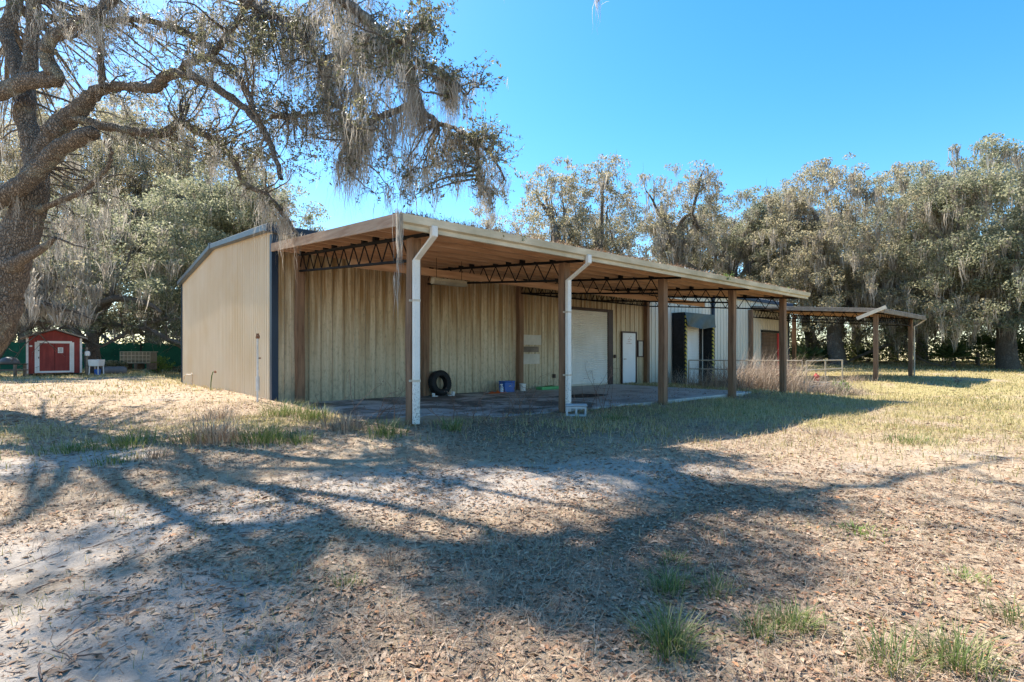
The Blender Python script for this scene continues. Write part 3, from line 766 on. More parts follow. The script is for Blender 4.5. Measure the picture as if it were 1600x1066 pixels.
m = MB(); m.box(-.42, .42, -.16, .16, .0, .03); m.box(-.42, .42, -.16, -.13, .031, .10); m.box(-.42, .42, .13, .16, .031, .10); m.box(-.42, -.39, -.129, .129, .031, .10); m.box(.39, .42, -.129, .129, .031, .10)
m.build('tray', M['greenp'], k, bevel=.006)
b = MB(); b.tube([(-.35, -.05, .07), (-.1, .06, .10), (.15, -.04, .12), (.36, .03, .08)], .018, 8); b.build('coil', M['hose'], k)

zb = float(zg(3.3, -6.25))
k = at('concrete_block', (3.42, -6.12, zb), 'pale hollow concrete block lying under the second downspout', 'block', -.75)
def cinder():
    m = MB(); L, Wd, H, tk = .40, .19, .19, .035
    m.box(-L/2, L/2, -Wd/2, Wd/2, H - tk, H); m.box(-L/2, L/2, -Wd/2, Wd/2, 0, tk)
    for x in (-L/2, -tk/2, L/2 - tk): m.box(x, x + tk, -Wd/2, Wd/2, tk, H - tk)
    return m
cinder().build('block', M['block'], k)
MB().prism([(-.10, .20), (.10, .22), (.10, .235), (-.10, .215)], -.2, .22, axis='x').build('splash_plate', M['block'], k)

# white standpipe at the gable
zb = float(zg(-.9, -.1))
k = at('standpipe', (-.93, -.1, zb - .02), 'white vertical water pipe with rusty valve before the gable wall', 'pipe')
MB().tube([(0, 0, 0), (0, 0, 1.5)], .022, 10).build('pipe', M['pvc'], k)
MB().tube([(0, 0, .28), (0, 0, .62)], .04, 10).build('sleeve', M['pvc'], k)
m = MB(); m.lathe([(0, 1.5), (.035, 1.5), (.045, 1.53), (.03, 1.58), (.03, 1.62), (0, 1.62)], n=12); m.tube([(0, 0, 1.56), (.0, -.09, 1.57), (0, -.12, 1.52)], .02, 8); m.build('valve', M['rustmetal'], k)
MB().box(.02, .07, -.02, .02, 1.03, 1.06).build('bracket', M['rustmetal'], k)
k = at('hose_bib', (-.78, 9.2, float(zg(-.8, 9.2)) - .02), 'small tan tap pipe by the rear gable corner', 'tap')
MB().tube([(0, 0, 0), (0, 0, .48), (0, .04, .5)], .03, 8).build('pipe', M['cage'], k)
MB().tube([(0, -.02, .45), (-.1, .5, .45), (-.1, .95, .38), (-.1, 1.05, .2)], .022, 8).build('spout', M['cage'], k)
k = at('bent_conduit', (-.85, 5.15, float(zg(-.85, 5.15)) - .02), 'thin dark bent conduit arching out of ground by gable wall', 'pipe')
MB().tube([(0, .35, 0), (0, .33, .25), (0, .2, .48), (0, 0, .60), (0, -.25, .62)], .016, 8).build('conduit', M['hose'], k)
MB().tube([(0, -.25, .62), (0, -.31, .60)], .035, 8).build('cap', M['rustmetal'], k)

# railings and the dock pit
def railing(a, b, label, nposts, rails, z0):
    a = Vector(a); b = Vector(b); r = at('pipe_railing', a, label, 'railing', group='pipe railings at the dock')
    d = b - a
    for i in range(nposts):
        p = d * (i / (nposts - 1)); m = MB(); m.tube([(p.x, p.y, z0 - .15), (p.x, p.y, rails[0])], .03, 8); m.build('post', M['cream_pipe'], r)
    for zz in rails:
        m = MB(); m.tube([(0, 0, zz), (d.x, d.y, zz)], .026, 8); m.build('rail', M['cream_pipe'], r)
railing((16.6, -.75, 0), (18.15, -4.85, 0), 'cream pipe railing running out from the black dock shelter', 4, (.93, .55, -.1), -.4)
railing((18.3, -4.95, 0), (22.45, -4.95, 0), 'cream pipe railing along the front of the dock pit', 3, (.93, .55, -.03), -.3)
q = MB(); q.box(17.75, 22.7, -5.12, -4.98, -1.0, -.09); q.box(22.55, 22.7, -4.97, -.1, -1.0, -.09); tag(q.build('retaining_wall', M['retain'], bevel=.015), 'low dark concrete retaining wall under the front pipe railing', 'retaining wall')
k = at('red_valve', (23.2, -3.6, float(zg(23.2, -3.6)) - .02), 'small red hydrant valve behind the pipe railing', 'valve')
MB().lathe([(0, 0), (.16, 0), (.17, .06), (.12, .1), (.12, .34), (.15, .36), (.13, .42), (.05, .47), (.04, .53), (0, .53)], n=14).build('barrel', M['red'], k)
MB().tube([(-.26, 0, .26), (.26, 0, .26)], .07, 10).build('outlet', M['red'], k)

# ------------------------------------------------------------------ far left: shed, fence, clutter
sx, sy = -4.78, 24.0; SRZ = .04
k = at('red_shed', (sx, sy, .06), 'red wooden shed with white trim and a double door', 'shed', SRZ); k.scale = (.78, 1, 1)
MB().box(-1.42, 1.42, 0, 3.4, .12, 1.95).build('wall', M['barnred'], k)
MB().prism([(-1.42, 1.951), (1.42, 1.951), (1.42, 2.0), (0, 2.42), (-1.42, 2.0)], .0, 3.4).build('gable', M['barnred'], k)
m = MB()
for sgn in (-1, 1):
    m.add([(0, -.25, 2.45), (0, 3.6, 2.45), (sgn * 1.75, 3.6, 1.95), (sgn * 1.75, -.25, 1.95), (0, -.25, 2.53), (0, 3.6, 2.53), (sgn * 1.75, 3.6, 2.03), (sgn * 1.75, -.25, 2.03)],
          [(0, 1, 2, 3), (4, 7, 6, 5), (0, 3, 7, 4), (1, 5, 6, 2), (3, 2, 6, 7)])
m.build('roof', M['shingle'], k)
m = MB(); m.box(-1.45, -1.33, -.025, .06, .12, 2.0); m.box(1.33, 1.45, -.025, .06, .12, 2.0); m.build('corner_trim', M['white'], k)
dsh = MB().box(-.78, .78, -.03, -.001, .24, 1.72).build('door', M['barnred'], k)
m = MB(); m.box(-.90, -.78, -.045, -.001, .15, 1.84); m.box(.78, .90, -.045, -.001, .15, 1.84); m.box(-.78, .78, -.045, -.001, 1.72, 1.84); m.box(-.78, .78, -.045, -.001, .15, .24); m.build('trim', M['white'], dsh)
for a in (-1.02, .905): MB().box(a, a + .115, -.03, -.001, .14, 1.78).build('outer_trim', M['white'], dsh)
MB().box(.16, .44, -.04, -.031, 1.2, 1.5).build('notice', M['white'], dsh)
m = MB()
for z in (1.43, 1.38, 1.33, 1.27): m.box(.22, .38, -.043, -.0405, z, z + .022)
m.build('notice_print', M['greyp'], dsh)
m = MB(); m.box(-.01, .01, -.036, -.031, .25, 1.71); m.box(-.84, -.80, -.06, -.046, .9, 1.0); m.box(-.84, -.80, -.06, -.046, 1.3, 1.36); m.build('hinge', M['steel'], dsh)
MB().box(-1.27, -1.14, -.03, -.001, 1.52, 1.6).build('number_plate', M['white'], k)
m = MB(); m.box(-1.3, -1.1, 0, 3.3, 0, .12); m.box(1.1, 1.3, 0, 3.3, 0, .12); m.build('skid', M['post_dark'], k)

fx0, fy0, fx1, fy1 = -22, 35.3, 14, 35.6
k = at('screen_fence', (fx0, fy0, .05), 'dark green mesh screen fence with black posts at the left background', 'fence')
L = fx1 - fx0
m = MB(); n = 120; V = []
for j in range(7):
    for i in range(n + 1):
        V.append((L * i / n, .04 * math.sin(i * .9 + j) + .05 * math.sin(i * .31), .06 + 1.9 * j / 6 + (.05 * math.sin(i * 1.7) if j == 6 else 0)))
m.add(V, [(j * (n + 1) + i, j * (n + 1) + i + 1, (j + 1) * (n + 1) + i + 1, (j + 1) * (n + 1) + i) for j in range(6) for i in range(n)])
m.build('mesh_screen', M['screen'], k, smooth=True)
for i in range(14): MB().tube([(i * 2.7 + .4, -.1, -.2), (i * 2.7 + .4, -.1, 2.1)], .05, 8).build('post', M['post_dark'], k)

k = at('caged_tote', (-.35, 32.2, .1), 'tan caged plastic tote on a pallet before the green fence', 'tote', -.55)
MB().box(-.92, .92, -.5, .5, .55, 1.22).build('tank', M['bottle'], k, bevel=.03)
m = MB()
for i in range(9):
    x = -.95 + 1.9 * i / 8; m.tube([(x, -.54, .5), (x, -.54, 1.26), (x, .54, 1.26)], .022, 6)
for z in (.5, .75, 1.0, 1.26): m.tube([(-.96, -.545, z), (.96, -.545, z)], .022, 6); m.tube([(-.96, -.545, z), (-.96, .54, z)], .022, 6)
m.build('cage', M['cage'], k)
m = MB()
for x in (-.8, 0, .8): m.box(x - .1, x + .1, -.5, .5, 0, .42)
m.box(-.95, .95, -.55, .55, .43, .49); m.build('pallet', M['lumber'], k)

k = at('utility_sink', (-3.05, 23.4, .06), 'white plastic utility sink on legs right of the red shed', 'sink', -.6)
m = MB(); m.cbox((0, 0, .66), (.5, .5, .36), taper=1.12); m.build('basin', M['white'], k, bevel=.02)
for x, y in ((-.21, -.21), (.21, -.21), (.21, .21), (-.21, .21)): MB().tube([(x * 1.1, y * 1.1, 0), (x, y, .48)], .025, 6).build('leg', M['white'], k)
MB().tube([(0, .22, .85), (0, .22, 1.0), (0, .05, 1.02)], .015, 6).build('tap', M['steel'], k)
k = at('blue_pail', (-3.0, 23.5, .06), 'blue pail standing under the white sink', 'pail')
MB().lathe([(0, 0), (.13, 0), (.16, .3), (.17, .31), (.15, .31), (.12, .03), (0, .03)], n=16).build('pail', M['bluep'], k)
k = at('meter_post', (-3.45, 23.6, .05), 'grey post with a white meter box beside the red shed', 'post')
MB().box(-.05, .05, -.05, .05, -.1, 1.5).build('post', M['lumber'], k); MB().lathe([(0, 0), (.1, 0), (.12, .05), (.12, .2), (.08, .26), (0, .26)], (.02, -.09, 1.05), 12).build('meter', M['white'], k)
k = at('grey_barrel', (-2.2, 25.2, .22), 'grey plastic barrel lying on its side between sink and tote', 'barrel', .35)
MB().lathe([(0, -.62), (.2, -.62), (.25, -.55), (.27, -.2), (.255, -.18), (.255, .18), (.27, .2), (.25, .55), (.2, .62), (0, .62)], n=20, axis='x').build('drum', M['greyp'], k, smooth=True)
k = at('timber_rack', (-6.9, 23.6, .05), 'grey timber rack holding scrap left of the red shed', 'rack', -.6)
for x in (-.5, .75):
    for y in (0, .6): MB().box(x - .05, x + .05, y - .05, y + .05, -.1, 2.0 if x < 0 and y == 0 else .62).build('post', M['lumber'], k)
MB().box(-.6, .85, -.08, .68, .30, .36).build('shelf', M['lumber'], k); MB().box(-.6, .85, -.08, .68, .621, .66).build('shelf', M['post_dark'], k)
MB().lathe([(0, .661), (.4, .661), (.42, .75), (.3, .92), (.12, 1.0), (0, 1.0)], (.25, .3, 0), 14).build('scrap_heap', M['greyp'], k, smooth=True)
k = at('tall_pole', (-7.6, 22.4, .0), 'tall weathered pole at the far left beside the timber rack', 'pole')
MB().box(-.07, .07, -.07, .07, -.1, 2.3).build('pole', M['lumber'], k)
k = at('hammock', (float(at_depth(1446, 519, 50)[0]), float(at_depth(1446, 519, 50)[1]), 3.45), 'white hammock strung between trees beyond the far canopy', 'hammock', -YAW)
m = MB(); V = []
for i in range(13):
    u = i / 12; wd = .05 + .35 * math.sin(PI * u)
    for s_ in (-1, 0, 1): V.append((1.6 * (u - .5), s_ * wd, -.35 * math.sin(PI * u) + .1 * abs(s_)))
m.add(V, [(3 * i + j, 3 * i + j + 1, 3 * i + 4 + j, 3 * i + 3 + j) for i in range(12) for j in (0, 1)])
m.build('cloth', M['white'], k, smooth=True); MB().tube([(-.8, 0, 0), (-2.2, 0, .7)], .02, 6).build('rope', M['lumber'], k); MB().tube([(.8, 0, 0), (2.2, 0, .7)], .02, 6).build('rope', M['lumber'], k)

# ------------------------------------------------------------------ trees
def tubes_np(paths, nside):
    """paths: list of (pts (k,3), radii (k,)) -> one quad mesh"""
    parts = []
    for P, R in paths:
        P = np.asarray(P, float); R = np.asarray(R, float); k = len(P)
        T = np.gradient(P, axis=0); T /= np.linalg.norm(T, axis=1, keepdims=True) + 1e-9
        ref = np.array([0, 0, 1.]) if abs(T[:, 2]).max() < .9 else np.array([1., .13, 0])
        if abs(T @ ref).max() > .97: ref = np.array([.3, 1., .2]) / 1.06
        U = np.cross(T, ref); U /= np.linalg.norm(U, axis=1, keepdims=True) + 1e-9
        Wv = np.cross(T, U); a = np.linspace(0, 2 * PI, nside, endpoint=False)
        wob = 1 + .10 * np.sin(a * 2 + P[0, 0] * 3)[None, :] * np.ones((k, 1)) + rng.normal(0, .05, (k, nside)) * (R[:, None] > .05)
        V = P[:, None, :] + (U[:, None, :] * np.cos(a)[None, :, None] + Wv[:, None, :] * np.sin(a)[None, :, None]) * (R[:, None] * wob)[:, :, None]
        i = np.arange(k - 1)[:, None] * nside; j = np.arange(nside)[None, :]; j2 = (j + 1) % nside
        Q = np.stack([i + j, i + j2, i + nside + j2, i + nside + j], -1).reshape(-1, 4)
        parts.append((V.reshape(-1, 3), Q))
    return merge(parts)

def smooth_path(pts, rad, sub=4, wig=0.):
    P = np.asarray(pts, float); R = np.asarray(rad, float); n = len(P)
    t = np.linspace(0, n - 1, (n - 1) * sub + 1); i = np.minimum(t.astype(int), n - 2); f = (t - i)[:, None]
    Pm = np.concatenate([[2 * P[0] - P[1]], P, [2 * P[-1] - P[-2]]])
    p0, p1, p2, p3 = Pm[i], Pm[i + 1], Pm[i + 2], Pm[i + 3]
    out = .5 * (2 * p1 + (p2 - p0) * f + (2 * p0 - 5 * p1 + 4 * p2 - p3) * f ** 2 + (3 * p1 - p0 - 3 * p2 + p3) * f ** 3)
    if wig: out[1:-1] += rng.normal(0, wig, (len(out) - 2, 3))
    return out, np.interp(t, np.arange(n), R)

def grow(start, d, L, r0, n=7, droop=.0, wig=.22, tip=.3):
    """a wandering branch"""
    p = np.array(start, float); d = np.array(d, float); d /= np.linalg.norm(d); pts = [p.copy()]
    for i in range(n):
        d = d + rng.normal(0, wig, 3); d[2] -= droop * (i / n); d /= np.linalg.norm(d)
        p = p + d * (L / n); pts.append(p.copy())
    return np.array(pts), np.linspace(r0, r0 * tip, n + 1)

def make_tree(name, label, x, y, height, spread, r, lean=(0, 0), fork=.32, nlimb=6, leaf='leaf_live', clumps=150, per=170, leafsize=.17, moss=500, mosslen=1.6,
              upright=.5, bias=(0, 0), open_=0., crown_z=None, mossmat='moss_far', group=None, limbs=None, skirt=.0, fill=.3, mossmin=.8, cmin=.0):
    z0 = float(zg(x, y)); fk = height * fork
    paths = []; tips = []; allp = []
    top = np.array([lean[0], lean[1], fk])
    tp, tr = smooth_path([(0, 0, -.3), (0, 0, .1), top * .5 + rng.normal(0, .12, 3), top], [r * 1.7, r * 1.25, r * .95, r * .85], 4)
    paths.append((tp, tr))
    for i in range(nlimb):
        az = 2 * PI * (i + rng.uniform(-.3, .3)) / nlimb + .4; el = np.clip(rng.normal(upright, .28), .08, 1.35)
        L = (spread * .5 * math.cos(el) + (height - fk) * math.sin(el)) * rng.uniform(.75, 1.05)
        st = tp[rng.integers(len(tp) * 2 // 3, len(tp))]
        d = np.array([math.cos(az) * math.cos(el) + bias[0], math.sin(az) * math.cos(el) + bias[1], math.sin(el)])
        P, R = grow(st, d, L, r * rng.uniform(.42, .62), 8, .10, .22, .22)
        P, R = smooth_path(P, R, 2); paths.append((P, R))
        for s_ in range(6):
            k = rng.integers(4, len(P)); dd = P[min(k + 1, len(P) - 1)] - P[k - 1]; dd /= np.linalg.norm(dd) + 1e-9
            d2 = dd * .6 + rng.normal(0, .75, 3) + np.array([0, 0, .35])
            P2, R2 = grow(P[k], d2, L * rng.uniform(.25, .5), R[k] * .6, 5, .12, .3, .2); paths.append((P2, R2)); allp.append(P2[1:])
            for q in range(3):
                k2 = rng.integers(1, len(P2)); P3, R3 = grow(P2[k2], rng.normal(0, 1, 3) + np.array([0, 0, .25]), L * rng.uniform(.10, .22), max(R2[k2] * .55, .015), 3, .1, .3, .25)
                paths.append((P3, R3)); allp.append(P3[1:])
        allp.append(P[6:])
    if limbs:
        for pts, rads in limbs:
            P, R = smooth_path(pts, rads, 4, .02); paths.append((P, R)); allp.append(P[len(P) // 2:])
    A = np.concatenate(allp)
    top_now = A[:, 2].max()
    sz = height / (top_now + .6)
    hw = np.percentile(np.hypot(A[:, 0] - lean[0], A[:, 1] - lean[1]), 97); sxy = np.clip(spread * .5 / (hw + .8), .5, 1.6)
    def sc(P):
        P = P.copy(); w = np.clip((P[:, 2] - fk * .6) / (fk * .6 + .01), 0, 1)
        P[:, 2] = np.where(P[:, 2] > fk, fk + (P[:, 2] - fk) * ((height - .6 - fk) / max(top_now - fk, .1)), P[:, 2])
        P[:, 0] = lean[0] * w * 0 + P[:, 0] * (1 + (sxy - 1) * w); P[:, 1] = P[:, 1] * (1 + (sxy - 1) * w); return P
    paths = [(sc(P), R) for P, R in paths]; A = sc(A)
    A = A[A[:, 2] > height * .18]
    clumps = int(clumps * 1.35); c = A[rng.integers(0, len(A), clumps)] + rng.normal(0, .35, (clumps, 3))
    if skirt:   # low drooping boughs
        ns = int(clumps * skirt); az = rng.uniform(0, 2 * PI, ns); rr = spread * .5 * rng.uniform(.55, 1.0, ns)
        c = np.concatenate([c, np.stack([rr * np.cos(az) + lean[0], rr * np.sin(az) + lean[1], rng.uniform(.12, .5, ns) * height], 1)])
    nf = int(clumps * fill); g = rand_dirs(nf) * rng.uniform(.25, 1, (nf, 1)) ** .45   # boughs through the whole crown
    c = np.concatenate([c, g * np.array([spread * .47, spread * .47, height * .5 * (1 - fork * .75)]) + np.array([lean[0], lean[1], height * (.5 + fork * .34)])])
    c = c[c[:, 2] > cmin * height]
    nc = len(c); cr = rng.uniform(.32, .86, nc) * (spread / 16) ** .5 * (1 - .35 * open_)
    per = per * 1.75; cnt = np.maximum((per * cr ** 1.6 * (1 - .5 * open_)).astype(int), 12)
    ci = np.repeat(np.arange(nc), cnt); g = rng.normal(0, 1, (len(ci), 3))
    g *= (np.minimum(np.linalg.norm(g, axis=1, keepdims=True), 1.6) / np.linalg.norm(g, axis=1, keepdims=True))
    L = c[ci] + g * cr[ci][:, None] * np.array([.72, .72, .42])
    L = L[L[:, 2] > .3]
    lv, lq = leaves(L, leafsize * rng.uniform(.6, 1.3, len(L)), .62, .4, .1)
    root = empty(name, (x, y, z0)); tag(root, label, 'tree', group)
    V, Q = tubes_np(paths, 9); np_mesh('trunk', V, Q, M['bark_far'], root, True)
    np_mesh('crown', lv, lq, M[leaf], root)
    if moss:
        src = np.concatenate([A, c, c, c]); nb = int(moss * 2.2)
        b = src[rng.integers(0, len(src), nb)]; ns = rng.integers(5, 14, nb); bi = np.repeat(np.arange(nb), ns)
        P = b[bi] + rng.normal(0, 1, (len(bi), 3)) * np.array([.22, .22, .12])
        ok = P[:, 2] > mossmin + .45; P = P[ok]; bi = bi[ok]
        ln = (rng.uniform(.35, 1.0, nb)[bi] * rng.uniform(.45, 1.05, len(bi))) * mosslen
        ln = np.minimum(ln, np.maximum(P[:, 2] - mossmin, .1))
        V, Q = ribbons(P, ln, rng.uniform(.04, .11, len(bi)), 4, .16, (b[bi] - P) * np.array([.7, .7, 0])); np_mesh('moss', V, Q, M[mossmat], root)
    return root

def wpos(px, d, py=560):
    p = at_depth(px, py, d); return float(p[0]), float(p[1])
def toptoh(py, d, x, y): return CAM[2] + (HORY - py) * d / FPX - float(zg(x, y))

rng = np.random.default_rng(5)
BG = [  # px of trunk, depth, top row, crown width (m), trunk radius, options
 ('oak_tree', 'tall open golden oak, left peak of the pair rising above the canopy roof', 868, 44, 238, 7.6, .42, dict(fork=.62, nlimb=9, leaf='leaf_gold', upright=.5, open_=.2, clumps=130, moss=90, mosslen=1.2, per=120, lean=(.5, .2), fill=1.4)),
 ('oak_tree', 'tall open golden oak, right peak of the pair rising above the canopy roof', 938, 46, 246, 7.6, .42, dict(fork=.60, nlimb=9, leaf='leaf_gold', upright=.5, open_=.2, clumps=130, moss=110, mosslen=1.3, per=120, lean=(-.3, 0), fill=1.4)),
 ('oak_tree', 'oak with bare forked limbs leaning right, topped by a flat tufted crown', 1030, 47, 243, 7.5, .50, dict(fork=.66, nlimb=8, leaf='leaf_gold', upright=.45, bias=(.2, -.2), open_=.2, clumps=120, moss=200, per=120, lean=(1.9, -1.6), fill=1.3)),
 ('oak_tree', 'low mossy oak filling the gap below the two golden peaks', 985, 54, 318, 15, .45, dict(fork=.3, nlimb=7, leaf='leaf_far', clumps=220, moss=430, upright=.45, fill=.6)),
 ('oak_tree', 'short hazy oak just right of the hanging branch tip', 795, 52, 318, 13, .4, dict(fork=.35, nlimb=6, leaf='leaf_gold', clumps=160, moss=260, open_=.3, upright=.6, fill=.5)),
 ('oak_tree', 'dark green narrow oak with two crowns above the canopy right end', 1150, 52, 280, 10, .45, dict(fork=.42, nlimb=7, leaf='leaf_green', clumps=170, moss=260, upright=.65, fill=.4)),
 ('oak_tree', 'slim oak with a ragged green top left of the broad oak', 1212, 58, 282, 10.5, .45, dict(fork=.42, nlimb=7, leaf='leaf_green', clumps=170, moss=300, upright=.65, fill=.4)),
 ('oak_tree', 'mossy oak with long grey beards over the middle of the roofline', 1110, 58, 330, 15, .45, dict(fork=.4, nlimb=7, leaf='leaf_gold', clumps=170, moss=600, mosslen=2.2, upright=.4, fill=.6)),
 ('oak_tree', 'broad massive oak with thick pale trunk standing behind the far canopy', 1308, 46, 240, 15, .58, dict(fork=.3, nlimb=9, leaf='leaf_gold', clumps=330, per=170, moss=800, mosslen=1.8, upright=.6, open_=.1, skirt=.22, fill=.6)),
 ('oak_tree', 'green leafy oak between the broad oak and the mossy right hand oak', 1440, 56, 248, 17, .45, dict(fork=.35, nlimb=8, leaf='leaf_green', clumps=330, moss=500, upright=.6, skirt=.25, fill=.7)),
 ('oak_tree', 'great mossy oak at the right edge with boughs sweeping near the ground', 1575, 40, 205, 17, .6, dict(fork=.26, nlimb=9, leaf='leaf_green', clumps=400, per=190, moss=900, mosslen=2.0, upright=.6, skirt=.4, fill=.7)),
 ('oak_tree', 'oak cut off by the right frame edge behind the great mossy oak', 1690, 48, 205, 18, .7, dict(fork=.3, nlimb=8, leaf='leaf_far', clumps=300, moss=500, upright=.6, skirt=.3, fill=.6)),
 ('oak_tree', 'dark leaning trunk seen under the left side of the far canopy', 1276, 55, 300, 12, .5, dict(fork=.4, nlimb=6, leaf='leaf_far', clumps=160, fill=.5, moss=420, lean=(-1.6, 1.2), upright=.6)),
 ('oak_tree', 'thin dark trunk just right of the thick pale trunk', 1338, 60, 300, 12, .42, dict(fork=.45, nlimb=6, leaf='leaf_far', clumps=160, fill=.5, moss=400, upright=.6)),
 ('oak_tree', 'thin trunk seen between the two far canopy posts', 1396, 62, 310, 12, .4, dict(fork=.4, nlimb=6, leaf='leaf_far', clumps=160, fill=.5, moss=380, upright=.6)),
 ('oak_tree', 'slender trunk in shade right of the far canopy', 1480, 66, 330, 13, .4, dict(fork=.4, nlimb=6, leaf='leaf_far', clumps=160, fill=.5, moss=300, upright=.6)),
 # left background
 ('oak_tree', 'dark grey green oak standing close behind the red shed and fence', 147, 32, 300, 13, .36, dict(fork=.28, nlimb=8, leaf='leaf_green', clumps=190, cmin=.36, mossmin=3.0, per=150, moss=300, mosslen=1.4, upright=.55, bias=(.25, -.2), skirt=.05, fill=.6)),
 ('oak_tree', 'dense rounded grey oak crown rising behind the gable roof', 372, 40, 258, 14, .5, dict(fork=.34, nlimb=9, leaf='leaf_green', clumps=340, per=190, moss=300, mosslen=1.4, upright=.6, skirt=.15, fill=.9)),
 ('oak_tree', 'yellow green oak glowing behind the left oak limbs', 235, 50, 150, 15, .5, dict(fork=.4, nlimb=8, leaf='leaf_gold', clumps=420, moss=450, upright=.7, open_=.05, fill=.9, mosslen=2.2)),
 ('oak_tree', 'tall mossy oak seen through the near limbs above the gable', 330, 56, 190, 15, .5, dict(fork=.4, nlimb=8, leaf='leaf_gold', clumps=260, moss=500, upright=.65, open_=.1, fill=.7, mosslen=2.2)),
 ('oak_tree', 'mossy oak filling the sky left of the near trunk fork', 110, 60, 90, 17, .5, dict(fork=.4, nlimb=8, leaf='leaf_gold', clumps=320, moss=600, upright=.7, open_=.1, fill=.8, mosslen=2.4)),
 ('oak_tree', 'pale oak at the left background between trunk and red shed', 40, 44, 190, 15, .5, dict(fork=.3, nlimb=8, leaf='leaf_gold', clumps=280, moss=500, mosslen=2.0, upright=.6, skirt=.3, fill=.6)),
 ('oak_tree', 'small drooping oak hanging its mossy boughs before the red shed roof', -25, 25.5, 350, 7, .2, dict(fork=.5, lean=(1.9, -.3), nlimb=6, leaf='leaf_gold', clumps=80, per=150, leafsize=.12, moss=170, mosslen=1.5, upright=.4, mossmin=2.5, cmin=.62)),
]
for nm, lab, px, d, top, wdt, r, kw in BG:
    x, y = wpos(px, d)
    if px == 147:
        tr = [(146, 478, 7), (158, 462, 6), (190, 447, 5.5), (225, 450, 4.5), (262, 462, 3.5), (285, 480, 2)]
        kw['limbs'] = [([at_depth(a, q, d) - np.array([x, y, float(zg(x, y))]) for a, q, h in tr], [h * d / FPX for a, q, h in tr])]
    make_tree(nm, lab, x, y, toptoh(top, d, x, y), wdt, r, **kw)

# the arched bough of the oak behind the shed is part of that oak: a traced limb
# far-off wood behind everything, one mass
def far_wood():
    pts = []
    for az in np.linspace(math.radians(-18), math.radians(102), 230):
        for d in (66, 80):
            d = d + rng.uniform(-6, 6); h = rng.uniform(2, 9) if d > 72 else rng.uniform(.8, 4.5)
            x = CAM[0] + d * math.sin(az); y = CAM[1] + d * math.cos(az)
            for q in range(3): pts.append((x + rng.normal(0, 1.2), y + rng.normal(0, 1.2), .4 + h * rng.uniform(.1, 1)))
    c = np.array(pts); per = 48; L = np.repeat(c, per, 0) + rng.normal(0, 1, (len(c) * per, 3)) * np.array([1.1, 1.1, .8]); L[:, 2] = np.maximum(L[:, 2], .3)
    V, Q = leaves(L, .3 * rng.uniform(.6, 1.3, len(L)), .6, .4, .1)
    tag(np_mesh('far_woodland', V, Q, M['leaf_under']), kind='stuff')
far_wood()

